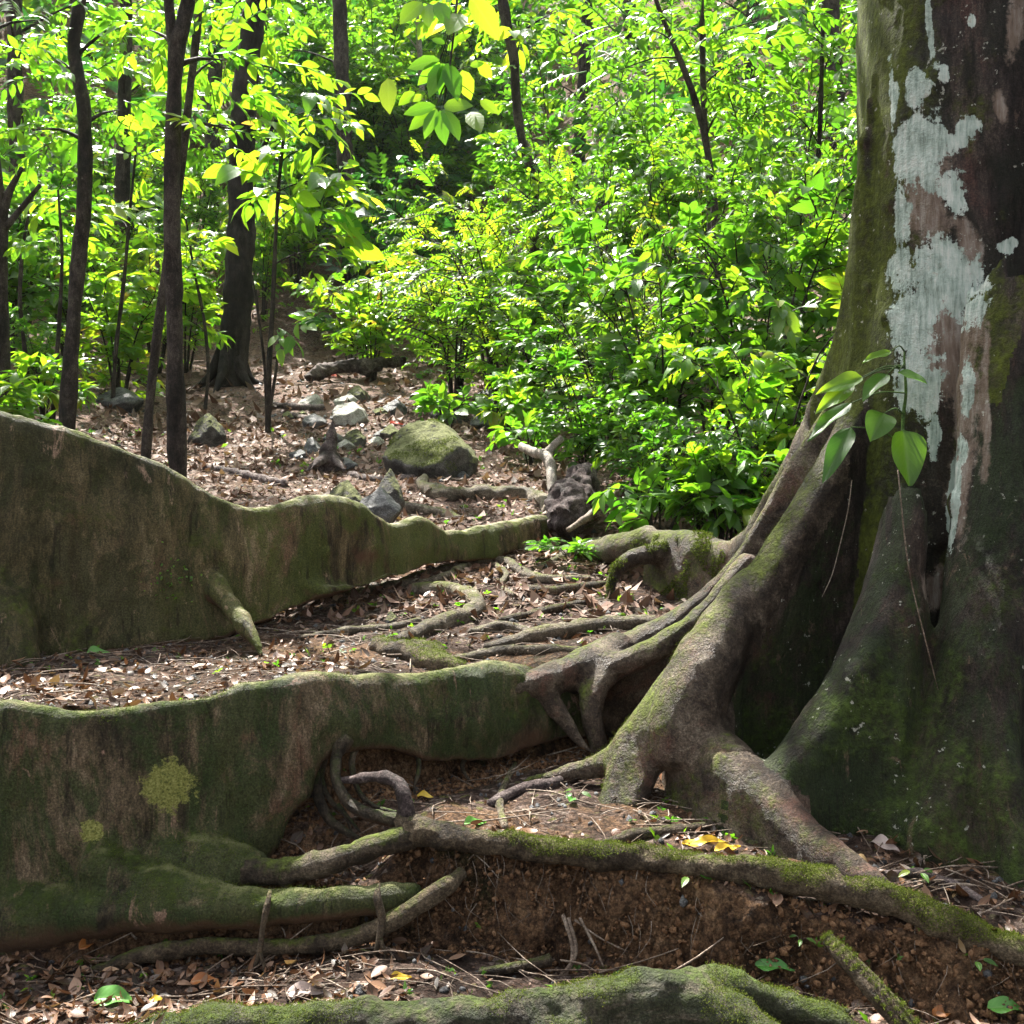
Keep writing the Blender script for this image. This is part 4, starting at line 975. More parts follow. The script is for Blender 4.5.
# ---- trees and saplings on the left
tree('slender_tree', 'slender dark tree with a wavy trunk, second trunk from the left edge', 10.5,
     [(66, 440, 8.5), (70, 370, 8), (76, 290, 7.2), (84, 200, 7), (84, 110, 6.5), (74, 50, 6), (80, 0, 6), (90, -160, 5), (110, -420, 4)],
     [(60, 60, 10.6, .55, 11, 'alternate', .16, .4, False, .35), (120, 110, 10.9, .6, 12, 'alternate', .15, .4, False, .3), (30, 130, 10.8, .5, 9, 'alternate', .15, .4, False, .4), (130, 20, 10.5, .6, 12, 'alternate', .16, .4, False, .35)],
     'sapling', 'leaf_bright', over=over_ring(-6.4, 9.5, 9.6, 2.0, 4))
tree('forked_tree', 'straight dark sapling forking near the top, tallest stem left of the path', 8.4,
     [(181, 478, 9.2), (176, 420, 9), (175, 330, 8.4), (172, 230, 8.2), (173, 130, 8), (177, 50, 8.6), (184, 20, 7), (196, -60, 5.5), (215, -300, 4.5), (230, -520, 3)],
     [(150, 30, 8.6, .45, 9, 'alternate', .14, .35, False, .45), (225, 60, 8.7, .45, 9, 'alternate', .14, .35, False, .55), (235, 130, 8.9, .4, 7, 'alternate', .14, .35, False, .6)],
     'sapling', 'leaf_bright', over=over_ring(-5.2, 8.8, 9.2, 1.8, 3), extra=[[(175, 60, 6), (170, 20, 5), (166, -60, 4), (160, -200, 3)]])
tree('leaning_sapling', 'thin leaning sapling passing behind the straight forked one', 9.2,
     [(143, 455, 4.6), (150, 400, 4.8), (158, 330, 4.6), (167, 260, 4.4), (181, 170, 4.2), (190, 90, 4), (197, 30, 4), (204, -80, 3.5), (215, -260, 3)],
     [(215, 60, 9.3, .4, 7, 'alternate', .15, .35, False, .5)], 'sapling', 'leaf_bright', over=over_ring(.6, 9.2, 9.6, .9, 2))
tree('edge_tree', 'dark knobbly trunk cut by the left edge of the picture', 11.0,
     [(4, 425, 7.5), (3, 340, 7), (1, 280, 6.5), (2, 215, 6), (-6, 150, 5), (-14, 40, 5), (-20, -200, 4)],
     [(10, 60, 11, .6, 12, 'alternate', .15, .4, False, .4), (-10, 160, 11, .5, 8, 'alternate', .15, .4, False, .4), (40, 20, 11.4, .6, 12, 'alternate', .15, .4, False, .3)],
     'sapling', 'leaf_bright', over=over_ring(-8.5, 9.5, 9.5, 1.6, 3), extra=[[(2, 215, 5), (10, 190, 3.5), (22, 168, 2.5)], [(3, 230, 4), (16, 215, 3), (40, 185, 2)]])
tree('dark_tree', 'thick dark tree with a flared foot at the left side of the path', 15.2,
     [(230, 402, 15.5), (233, 360, 14.5), (238, 300, 14), (241, 230, 13.5), (242, 150, 13), (248, 60, 11.5), (258, -20, 11), (270, -200, 10), (280, -420, 8)],
     [(205, 70, 16.6, .8, 10, 'alternate', .22, .5, False, .6), (270, 30, 16.8, .9, 11, 'alternate', .22, .5, False, .7), (300, 90, 16.8, .7, 8, 'alternate', .2, .5, False, .75), (205, 120, 15.4, .6, 9, 'alternate', .2, .4, False, .6), (230, 10, 16.4, .8, 10, 'alternate', .22, .5, False, .55)],
     'sapling', 'leaf_bright', bark='black_bark', over=over_ring(-12.5, 18, 13.5, 1.6, 3, 1.2, 16, .34), flare=1.45, extra=[[(246, 180, 4), (262, 150, 2.5), (278, 115, 1.8)]])
tree('leafy_sapling', 'slim sapling with large hanging bright leaves in front of the thick dark tree', 12.0,
     [(268, 425, 3.2), (269, 370, 2.9), (273, 300, 2.4), (276, 230, 2), (280, 170, 2), (286, 120, 1.5)],
     [(300, 205, 12, .4, 9, 'sparse', .30, .4, False, 0.52), (318, 250, 12.1, .35, 7, 'sparse', .28, .35, False, 0.52), (280, 180, 12, .35, 8, 'sparse', .28, .35, False, 0.42), (300, 150, 12, .35, 7, 'sparse', .26, .35, False, 0.57), (285, 320, 12, .25, 4, 'sparse', .24, .3, False, 0.42), (325, 110, 12, .35, 7, 'sparse', .26, .35, False, 0.42), (330, 180, 12, .3, 6, 'sparse', .28, .35, False, 0.52)],
     'sapling', 'leaf_bright', extra=[[(268, 425, 2.2), (264, 360, 1.6), (256, 300, 1.2), (250, 262, .3)], [(268, 420, 2.2), (276, 370, 1.5), (279, 330, .3)]])
for k, (lab, Y, tr, cl) in enumerate([
    ('thin bare pole of a sapling between the wavy trunk and the leaning one', 12.5, [(112, 405, 2.2), (116, 350, 2), (124, 280, 1.8), (130, 210, 1.5), (136, 150, 1.1)], [(140, 160, 12.5, .5, 9, 'alternate', .17, .4, False, .85), (120, 220, 12.8, .4, 6, 'alternate', .16, .4, False, .9)]),
    ('thin dark stem rising close to the left of the wavy trunk', 11.2, [(52, 420, 2.6), (56, 370, 2.4), (60, 310, 2), (62, 250, 1.6), (58, 190, 1.2)], [(50, 230, 11.3, .45, 9, 'alternate', .16, .4, False, .6), (80, 190, 11.5, .4, 7, 'alternate', .16, .4, False, .7)]),
    ('thin crooked stem between the edge trunk and the wavy trunk', 12.0, [(30, 415, 2.4), (26, 360, 2.2), (20, 300, 2), (24, 240, 1.6), (34, 190, 1.2)], [(30, 210, 12, .5, 9, 'alternate', .17, .4, False, .5), (10, 250, 12, .4, 7, 'alternate', .16, .4, False, .6)]),
    ('thin stem leaning left of the thick dark tree foot', 13.5, [(204, 410, 2), (208, 370, 1.8), (204, 320, 1.6), (194, 270, 1.3), (186, 220, 1)], [(182, 240, 13.5, .5, 9, 'alternate', .18, .4, False, .85), (188, 320, 13.4, .3, 6, 'alternate', .17, .35, False, .8)])]):
    tree('thin_sapling', lab, Y, tr, cl, 'sapling', 'leaf_bright', cat='sapling', group='thin saplings left of the path')

# ---- trunks in the middle and beyond
tree('leaning_tree', 'dark leaning trunk with large backlit leaves hanging at the top centre', 14.5,
     [(536, 260, 5), (534, 205, 5), (531, 170, 5), (522, 140, 4.8), (516, 100, 5), (514, 60, 5), (506, 20, 5.5), (500, -30, 5.5), (490, -200, 5), (480, -340, 4)],
     [(520, 40, 14.4, .7, 9, 'alternate', .2, .5, False, .7), (560, 10, 14.5, .7, 9, 'alternate', .2, .5, False, .6), (480, 0, 14.5, .7, 9, 'alternate', .2, .5, False, .6)],
     'sapling', 'leaf_bright')
# a branch hanging into the picture from the crowns above
hb = P(470, -190, 9.7); HB = thing('hanging_branch', hb, 'branch of large bright backlit leaves hanging in at the top centre', 'branch')
w = Geo(); f = Geo()
main = np.array([hb, P(462, -60, 9.7), P(455, 20, 9.6), P(448, 80, 9.6), P(440, 125, 9.6)]); tube(w, main, [.02, .016, .011, .007, .004], .06, 7, .1)
HL = [((470, -4), (499, 36), .48, 1.), ((462, 14), (449, 30), .6, .95), ((438, 2), (446, 22), .5, .3), ((428, 4), (428, 24), .45, .7), ((422, 2), (401, 20), .5, .75), ((452, 42), (470, 34), .4, .7), ((458, 42), (446, 50), .45, .5), ((440, 60), (407, 66), .4, .5), ((440, 62), (418, 84), .4, .45), ((442, 63), (430, 94), .42, .55), ((444, 63), (442, 94), .45, .25),
      ((447, 63), (458, 96), .42, .2), ((462, 70), (470, 98), .55, .95), ((478, 62), (492, 78), .55, .9), ((470, 66), (484, 62), .5, .7), ((436, 106), (404, 112), .42, .5), ((436, 108), (408, 128), .42, .6), ((437, 109), (424, 136), .42, .5), ((440, 110), (444, 142), .42, .3), ((443, 109), (460, 136), .42, .45), ((443, 106), (470, 104), .42, .75),
      ((388, 78), (388, 110), .45, .98), ((415, 92), (398, 104), .5, .7), ((424, 96), (410, 100), .5, .9), ((445, 44), (432, 38), .5, .4), ((480, 100), (498, 112), .45, .85), ((470, 112), (480, 128), .5, .95)]
for k, ((bx, by), (tx_, ty_), wr, tone) in enumerate(HL):
    b0 = P(bx, by, 9.6); t0 = P(tx_, ty_, 9.6 - rng.uniform(-.1, .22)); L = np.linalg.norm(t0 - b0)
    leaves(f, [b0], [t0 - b0], [[rng.normal() * .3, -.97, .12]], L * 1.08, L * wr * 1.15, .12, .18, [tone])
    a = main[int(np.argmin(np.abs(main[:, 2] - b0[2] - .12)))]
    tube(w, [a, a * .5 + b0 * .5 + [0, 0, .03], b0], [.005, .004, .002], .05, 5)
link('stem', w.mesh('stem', hb), M['sapling'], HB); link('leaves', f.mesh('leaves', hb, 'lc'), M['leaf_bright'], HB)
tree('pale_tree', 'thin pale straight trunk standing far up the valley', 24.0,
     [(427, 215, 3), (427, 150, 2.9), (420, 60, 2.8), (416, -20, 2.6), (414, -120, 2)], [(400, 30, 24, 1., 10, 'alternate', .3, .5, True, .4), (440, -20, 24, 1.1, 12, 'alternate', .3, .5, True, .4)], 'sapling', 'leaf_mid', bark='pale_bark')
for k, (lab, Y, tr, cl) in enumerate([
    ('slim sapling leaning left in the bushes left of the giant trunk', 10.5, [(722, 380, 4.2), (716, 250, 4), (712, 180, 3.6), (698, 110, 3.2), (676, 50, 2.8), (656, 0, 2.4), (640, -60, 2)], [(690, 60, 10.5, .5, 12, 'pinnate', .10, .5, False, .4), (650, 30, 10.6, .5, 12, 'pinnate', .10, .5, False, .35), (620, 70, 10.8, .5, 10, 'pinnate', .10, .5, False, .45)]),
    ('slim upright sapling beside the left leaning one in the bushes', 10.8, [(716, 370, 4), (710, 200, 3.6), (704, 110, 3.2), (702, 30, 3), (700, -60, 2.5)], [(740, 60, 10.8, .55, 12, 'alternate', .15, .4, False, .45), (760, 20, 10.8, .5, 12, 'alternate', .15, .4, False, .35), (720, 110, 10.6, .4, 8, 'alternate', .15, .4, False, .5)]),
    ('slim dark stem rising just left of the giant trunk', 11.5, [(800, 400, 3), (806, 280, 2.8), (818, 160, 2.5), (822, 60, 2.2), (824, -40, 2)], [(820, 60, 11.5, .6, 13, 'alternate', .16, .4, False, .35), (790, 110, 11.4, .6, 13, 'alternate', .16, .4, False, .4), (840, 140, 11.3, .5, 10, 'alternate', .16, .4, False, .45), (800, 10, 11.5, .6, 12, 'alternate', .16, .4, False, .3)])]):
    tree('slim_sapling', lab, Y, tr, cl, 'sapling', ['leaf_mid', 'leaf_bright', 'leaf_mid'][k], cat='sapling', group='slim saplings among the bushes at right')
# far trunks on the hillside, each with the crown that closes the view
far = [('dark trunk far behind, right of the thick dark tree', 22, 352, 9, 'leaf_dark', -6), ('dark far trunk above the valley, left of the pale trunk', 27, 382, 8, 'leaf_dark', 3), ('dark far trunk right of the pale straight trunk', 26, 448, 7, 'leaf_mid', 4),
       ('broad shaded trunk far behind the leaning trunk', 29, 492, 14, 'leaf_dark', -3), ('far trunk on the slope right of the leaning trunk', 24, 575, 7, 'leaf_mid', 6), ('far grey trunk above the middle of the bushes', 30, 640, 9, 'leaf_mid', -5),
       ('far trunk high between the two slim saplings', 25, 745, 8, 'leaf_mid', 4), ('far trunk beside the upper edge of the giant trunk', 22, 838, 9, 'leaf_dark', -3), ('far dark trunk at top left behind the wavy trunk', 19, 118, 8, 'leaf_bright', 4),
       ('far trunk in the top left corner of the picture', 17, 22, 9, 'leaf_mid', -4), ('far trunk between the forked sapling and the thick dark tree', 24, 210, 8, 'leaf_bright', 3), ('small far trunk behind the large hanging leaves', 33, 412, 6, 'leaf_mid', 2)]
for k, (lab, Y, px, r, lf, lean) in enumerate(far):
    gz = on_ground(px, Y)[2]; py = 512 - (gz - CAM_H) * F / Y
    x = (px - 512) / F * Y
    cl = []
    for m in range(5 if k in (8, 9, 10) else 2 if k in (0, 1, 11) else 9):
        cl.append((px + rng.uniform(-90, 90) * 24 / Y, rng.uniform(-90, 110), Y + rng.uniform(-1, 1.5), rng.uniform(.9, 1.4), 15, ['alternate', 'pinnate'][k % 2], .26 if k % 2 == 0 else .2, .7, True, rng.uniform(.2, .7)))
    tree('forest_tree', lab, Y, [(px, py + 8, r), (px + lean, py * .6, r * .9), (px + lean * 2, 20, r * .8), (px + lean * 3, -160, r * .6)], cl, 'sapling', lf, group='trees on the far slope')

# ---- shrubs: a few built plants, copied
def shrub(h, nst, spread, kind, lf, tl, nsp, seed, tone, lite=False, low=.25):
    global rng
    keep = rng; rng = np.random.default_rng(seed)
    st = Geo(); fo = Geo()
    for s in range(nst):
        a = 2 * math.pi * s / nst + rng.uniform(-.5, .5); o = rng.uniform(.4, 1) * spread; hh = h * rng.uniform(.6, 1.05)
        d = np.array([math.cos(a) * o, math.sin(a) * o, 0])
        pts = np.array([d * .06, d * .3 + Z3 * hh * .45, d * .7 + Z3 * hh * .82, d * 1.15 + Z3 * hh * .95])
        p, r = tube(st, pts - [[0, 0, .1], [0, 0, 0], [0, 0, 0], [0, 0, 0]], [.014 * h ** .5, .010, .007, .003], .12, 6, .1)
        k = rng.integers(int(len(p) * low), len(p), nsp)
        t = np.gradient(p, axis=0)[k]
        dr = unit(t) * .7 + unit(rng.normal(size=(nsp, 3))) * .9; dr[:, 2] = dr[:, 2] * .5 + .15
        base = p[k]
        L = tl * rng.uniform(.6, 1.3, nsp) * (1.15 - .4 * k / len(p))
        sprays(fo, base, dr, L, kind, lf * rng.uniform(.75, 1.25, nsp), lite, np.clip(tone + rng.normal(size=nsp) * .27, 0, .97), .35, st)
        ends = base + unit(dr) * L[:, None] * .6
        dr2 = unit(dr) + rng.normal(size=dr.shape) * .6
        sprays(fo, ends, dr2, L * .8, kind, lf * rng.uniform(.7, 1.15, nsp), lite, np.clip(tone + rng.normal(size=nsp) * .27, 0, .97), .35, st)
    rng = keep
    return st.mesh('stems'), fo.mesh('foliage', attr='lc')
PROTO = {}
def proto(k, mat, *a, **kw):
    s, f = shrub(*a, **kw); s.materials.append(M['sapling']); f.materials.append(M[mat]); PROTO[k] = (s, f)
proto('broad', 'leaf_mid', 2.2, 7, .8, 'alternate', .135, .42, 13, 101, .5)
proto('broad2', 'leaf_bright', 2.2, 6, .9, 'alternate', .16, .45, 11, 102, .7)
proto('ferny', 'leaf_bright', 2.2, 7, .9, 'pinnate', .085, .50, 12, 103, .65)
proto('glossy', 'leaf_mid', 2.2, 7, .85, 'alternate', .15, .40, 13, 104, .5)
proto('dark', 'leaf_dark', 2.0, 7, .9, 'alternate', .15, .42, 13, 105, .5)
proto('tall', 'leaf_mid', 4.2, 9, 1.5, 'alternate', .125, .45, 26, 108, .55)
proto('tall2', 'leaf_mid', 4.2, 9, 1.5, 'alternate', .115, .42, 28, 109, .55)
proto('tallfern', 'leaf_bright', 4.0, 8, 1.5, 'pinnate', .085, .55, 20, 110, .7)
proto('herb', 'leaf_bright', .7, 6, .35, 'rosette', .20, .18, 3, 106, .6, low=.6)
proto('herb2', 'leaf_mid', .6, 5, .4, 'sparse', .17, .25, 4, 107, .5, low=.4)
def plant(name, label, k, px, Y, h, wide=1.0, cat='shrub', group=None, x=None):
    b = on_ground(px, Y); s, f = PROTO[k]; sc = h / {'herb': .7, 'herb2': .6, 'dark': 2.0, 'tall': 4.2, 'tall2': 4.2, 'tallfern': 4.0}.get(k, 2.2)
    root = thing(name, b, label, cat, group); root.rotation_euler = (0, 0, rng.uniform(0, 6.28))
    root.scale = (sc ** .6 * wide, sc ** .6 * wide, sc)
    for nm, me in (('stems', s), ('foliage', f)):
        o = bpy.data.objects.new(nm, me); COL.objects.link(o); o.parent = root
for a in [
    ('leafy bush spilling over the mossy end block of the giant root', 'broad', 705, 7.0, .95, .8), ('low bush at the path edge just right of the rotten stub', 'broad', 650, 7.7, .95, .75), ('bush reaching the giant root edge at half its height', 'broad2', 768, 7.2, 1.6, .85),
    ('bush right behind the rotten stub with pale small leaves', 'broad', 590, 8.9, 1.3, 1.0), ('tall bush in the middle of the thicket right of the path', 'broad', 665, 8.8, 2.3, 1.0), ('tall bright bush close to the giant trunk edge', 'broad', 760, 8.6, 2.5, 1.0),
    ('fine leaved bush behind the bent pale branch', 'ferny', 610, 10.2, 1.6, 1.0), ('fern leaved bush behind the thicket centre', 'tallfern', 640, 10.8, 3.1, .9), ('broad leaved bush below the two slim saplings', 'tall', 715, 10.0, 3.0, .8),
    ('bush filling the gap left of the giant trunk halfway up', 'tall2', 815, 9.0, 3.2, .8), ('bush rising behind the pale fallen branch', 'broad', 548, 12.0, 2.0, 1.1), ('bright fern leaved bush right of the boulder', 'ferny', 505, 12.8, 2.6, 1.15),
    ('yellow green ferny bush behind the boulder', 'ferny', 455, 14.0, 2.6, 1.2), ('tall ferny bush standing behind the yellow green one', 'tallfern', 490, 15.2, 3.5, .9), ('low bright bush over the rotten purplish log', 'broad2', 372, 16.3, 1.9, 1.1),
    ('bright bush where the path disappears, right side', 'broad2', 350, 18.0, 1.6, 1.0), ('dark bush in the shade at the head of the path', 'dark', 318, 24.0, 2.6, 1.3), ('dark bush in the valley above the rotten log', 'dark', 392, 21.0, 2.6, 1.3), ('large dense bush on the far slope left of the pale trunk', 'tall2', 375, 25.0, 6.0, 1.2), ('large dense bush on the far slope below the pale trunk', 'tall2', 425, 24.0, 5.0, 1.2), ('dense bush far up the valley behind the leafy sapling', 'tall2', 335, 26.0, 6.0, 1.2),
    ('bush right of the head of the valley', 'ferny', 440, 18.0, 2.2, 1.1), ('tall bush up the right slope behind the thicket', 'tall', 600, 14.0, 4.2, 1.0), ('tall bush up the right slope near the slim saplings', 'tall2', 690, 13.5, 4.4, 1.0),
    ('tall bush up the right slope beside the giant trunk', 'tall2', 790, 12.8, 4.4, 1.0), ('dark bush high on the right slope above the thicket', 'tall2', 560, 17.5, 4.8, 1.1), ('small bush against the left face of the rear root edge', 'broad', 735, 6.9, .8, .6),
    ('bush at the foot of the wavy trunk', 'broad', 40, 12.2, .9, .7), ('bush behind the thin bare pole on the left', 'broad2', 120, 13.4, 1.8, 1.1), ('bush between the leaning sapling and the thick dark tree', 'broad2', 185, 17.0, 2.2, 1.1),
    ('bright bush on the left slope behind the forked sapling', 'tallfern', 155, 17.0, 3.0, 1.0), ('bright bush on the left slope behind the wavy trunk', 'broad', 70, 15.5, 2.8, 1.3), ('bush at the left edge behind the knobbly trunk', 'glossy', 8, 13.5, 2.4, 1.2),
    ('tall bush on the left slope above the thick dark tree', 'tall', 190, 21.0, 4.0, 1.0), ('tall bright bush on the left slope at the picture edge', 'tall', 25, 19.0, 4.0, 1.0), ('tall bush on the left slope above the thin bare pole', 'tall', 115, 21.0, 4.2, 1.0),
    ('bright bush closing the path where it bends out of sight', 'broad2', 296, 22.0, 2.4, 1.1), ('slender leaved bush right beside the thick dark tree', 'broad2', 262, 20.5, 2.4, .8)]:
    plant('shrub', a[0], a[1], a[2], a[3], a[4], a[5], group='shrubs along the path')
for a in [
    ('broad leaved herb behind the upper wall root at the left edge', 'herb', 22, 9.6, .6), ('broad leaved herb left of the wavy trunk foot', 'herb', 44, 10.8, .6), 
    ('herb right of the leafy lump behind the boulder', 'herb', 508, 11.0, .6),
    ('herb on the leafy mossy lump behind the boulder', 'herb2', 447, 11.6, .5), ('small herb left of the mossy end block', 'herb2', 572, 6.7, .14), ('herb growing on the mossy end block', 'herb2', 660, 7.0, .5), ('broad herb below the bush at the giant root edge', 'herb', 725, 6.8, .6),
    ('herb under the fern leaved bush right of the boulder', 'herb2', 530, 10.0, .4)]:
    plant('herb', a[0], a[1], a[2], a[3], a[4], 1.0, 'plant', 'low herbs')

# ---- seedlings on the clay and litter in front
def seedling(label, px, py, n, lf, Y=None, mat='leaf_mid'):
    c = G(px, py) if Y is None else P(px, py, Y)
    s = Geo(); f = Geo()
    for k in range(n):
        a = 6.28 * k / n + rng.uniform(-.4, .4); d = np.array([math.cos(a), math.sin(a) - .3, .35]); e = c + d * lf * .5 + [0, -.01, lf * .5]
        tube(s, [c - [0, 0, .01], c * .5 + e * .5 + [0, 0, lf * .15], e], [.0016, .0014, .001], .03, 4)
        leaves(f, [e], [d + [0, 0, -.4]], [Z3 + [0, -.5, 0]], lf * rng.uniform(.8, 1.2), lf * .45, .3)
    root_ = thing('seedling', c, label, 'seedling', 'seedlings sprouting in the foreground')
    link('stem', s.mesh('stem', c), M['twig'], root_); link('foliage', f.mesh('foliage', c, 'lc'), M[mat], root_)
for a in [('two leaved seedling sprouting below the mossy log on the clay bank', 690, 884, 3, .055, 3.42), ('seedling on the shaded litter at the giant tree foot', 842, 800, 5, .05), ('pair of seedling leaves in the lower right corner', 972, 968, 3, .045), ('tiny bright seedling low on the clay bank', 672, 946, 5, .02, 3.42),
          ('seedling on the ground beside the front root toe', 575, 800, 3, .05), ('seedling on the litter right of the right front root', 915, 880, 4, .05), ('seedling at the foot of the upper wall root', 245, 640, 5, .035), ('bright seedling by the lower left edge', 172, 950, 3, .04), ('seedling on the upper terrace left of the giant root', 800, 945, 3, .03)]:
    seedling(*a)

# ---- the climber on the giant trunk, built leaf by leaf
def broad_leaf(g, base, d, nrm, L, W, droop=.3, wave=.04, rnd=.5, fold=.18, seed=0):
    n, m = 13, 8
    u = np.linspace(0, 1, n); s = np.linspace(-1, 1, m + 1)
    d = unit(np.array(d, float)); sd = unit(np.cross(nrm, d)); up = np.cross(d, sd)
    U, S = np.meshgrid(u, s, indexing='ij')
    wid = W * .5 * (np.sin(np.pi * np.clip(U, 0, 1) ** .72) ** .8) * (1 - .25 * U); wid[0] = .002; wid[-1] = .0005
    z = np.abs(S) * wid * fold * 2 - droop * L * U ** 2 + wave * L * np.sin(U * 9 + seed) * S * S
    v = np.array(base)[None, None] + d * (U * L * (1 - .15 * droop))[..., None] + sd * (S * wid)[..., None] + up * z[..., None]
    i, j = np.meshgrid(np.arange(n - 1), np.arange(m), indexing='ij'); w = m + 1
    q = np.stack([i * w + j, (i + 1) * w + j, (i + 1) * w + j + 1, i * w + j + 1], -1).reshape(-1, 4)
    g.add(v.reshape(-1, 3), None, q, np.stack([np.full(U.size, rnd), S.ravel(), U.ravel()], 1))
def surf(px, py, back=.0):
    """nearest trunk skin point along a sight line"""
    c = P(px, py, 1.); c = c - [0, 0, CAM_H]
    pr = v_big - np.array([0, 0, CAM_H]); t = pr @ c / (c @ c); dd = np.linalg.norm(pr - t[:, None] * c, axis=1)
    k = np.where(dd < .03)[0]
    return v_big[k[np.argmin(v_big[k, 1])]] - [0, back, 0] if len(k) else P(px, py, 4.1)
A0 = surf(893, 420, .03)
CL = thing('climbing_plant', A0, 'small broad leaved climber growing on the giant trunk', 'plant')
s = Geo()
stem = [surf(895, 440, .02), surf(893, 415, .03), surf(896, 392, .05), surf(893, 372, .07), surf(890, 355, .08)]
tube(s, stem, [.007, .007, .006, .005, .004], .02, 7, .1)
Yc = float(A0[1])
LEAVES = [((862, 377), (818, 392), .055, .6, .72, (.1, -.75, .6)), ((852, 384), (817, 411), .055, .9, .74, (.1, -.75, .6)), ((886, 375), (863, 398), .06, .35, .5, (-.3, -.6, .75)), ((851, 403), (808, 437), .05, .3, .4, (-.1, -.55, .9)),
          ((851, 427), (823, 480), .065, .25, .1, (-.5, -.85, .1)), ((884, 413), (871, 440), .085, .4, .6, (0, -.8, .6)), ((903, 430), (911, 486), .105, .2, .62, (.1, -1, .15)), ((898, 373), (927, 382), .05, .3, .6, (.1, -.6, .8)), ((890, 352), (864, 360), .035, .2, .8, (0, -.6, .8))]
for k, ((bx, by), (tx_, ty_), W, dr, rn, nr) in enumerate(LEAVES):
    b0 = P(bx, by, Yc - .10); t0 = P(tx_, ty_, Yc - .17); lf = Geo()
    L = np.linalg.norm(t0 - b0)
    broad_leaf(lf, b0, t0 - b0 + np.array(nr) * 0, nr, L * 1.04, W * 1.5, .06, .03, rn, .2, k)
    lm = lf.mesh('leaf', A0, 'lc'); link('leaf', lm, M['leaf_bright' if rn > .7 else 'leaf_mid'], CL)
    i = int(np.argmin([np.linalg.norm(p - b0) for p in stem])); tube(s, [stem[i], stem[i] * .5 + b0 * .5 + [0, -.02, .02], b0], [.0035, .003, .002], .02, 5)
link('stem', s.mesh('stem', A0), M['stem_green'], CL)
for lab, pp in (('thin brown vine dangling across the recess under the climber', [(852, 480), (848, 510), (840, 545), (832, 575), (822, 597)]), ('thin dark vine trailing down the trunk right of the climber', [(898, 470), (905, 540), (912, 585), (928, 650), (938, 690)])):
    g = Geo(); P_ = [surf(*p, .03) for p in pp]; ys_ = [p[1] for p in P_]; yy = min(ys_)
    pts = np.array([P(p[0], p[1], yy - .01) for p in pp]); tube(g, pts, [.0024] * 4 + [.0014], .03, 5, .2, 20)
    tag(link('vine', g.mesh('vine', pts[0]), M['twig'], None, pts[0]), lab, 'vine')

# ---- single fallen leaves one can point to
def fallen(label, px, py, L, ang, mat, curl=.2, W=.5, name='fallen_leaf', up=.012):
    c = G(px, py); g = Geo(); a = math.radians(ang); d = np.array([math.cos(a), math.sin(a), .12])
    broad_leaf(g, [-d[0] * L / 2, -d[1] * L / 2, up], d, Z3 + [rng.uniform(-.3, .3), -.45, 0], L, L * W, curl, .06, rng.random(), .25, px)
    tag(link(name, g.mesh(name, (0, 0, 0), 'lc'), M[mat], None, c), label, 'leaf')
for a in [('bright yellow leaf on the litter below the clay bank, left of centre', 401, 982, .07, 10, 'yellow_leaf'), ('small yellow leaf at the bottom beside the green weeds', 158, 1006, .06, -30, 'yellow_leaf'), ('long pale yellow leaf on the soil behind the mossy log', 706, 848, .17, 4, 'yellow_leaf', .1, .25), ('second shorter yellow leaf touching the long pale yellow one', 728, 853, .10, 12, 'yellow_leaf', .1, .4),
          ('yellow orange leaf at the loop roots', 425, 800, .07, -20, 'yellow_leaf'), ('bright green leaf lying at the foot of the bank near the hump', 775, 975, .12, -15, 'fallen_green', .15, .45), ('light green curled leaf on the dark litter at far right', 975, 852, .10, -40, 'fallen_green', .4, .6), ('green leaf lying at the bottom right edge', 1008, 1016, .12, 0, 'fallen_green'),
          ('large green leaf lying left of the front root toe', 477, 826, .10, 25, 'fallen_green', .3, .45), ('small teal green leaf standing beside the front root', 572, 803, .07, 70, 'fallen_green', .2, .6), ('orange brown leaf in the lower right corner', 945, 1020, .09, 20, 'orange_leaf'), ('rusty leaf below the shelf at lower left', 205, 985, .09, 15, 'orange_leaf'),
          ('reddish brown leaf leaning on the wall root foot', 92, 950, .10, 60, 'orange_leaf'), ('pale pink leaf on the upper terrace by the wall root', 282, 660, .10, 50, 'pale_leaf'), ('pale lilac leaf on the litter below the rootlets', 305, 997, .11, 5, 'pale_leaf'), ('red leaf on the purplish rotten log by the path', 331, 377, .5, 10, 'red_leaf'), ('red leaf on the stones left of the boulder', 396, 425, .18, 10, 'red_leaf'), ('white grey leaf lying on the dark litter right of the front root', 885, 850, .12, -60, 'pale_leaf'),
          ('green leaf on the terrace litter at left behind the lower wall root', 100, 655, .12, 10, 'fallen_green', .3), ('green leaf pair on the dirt at lower left', 115, 1003, .12, 5, 'fallen_green', .3, .7)]:
    fallen(*a)

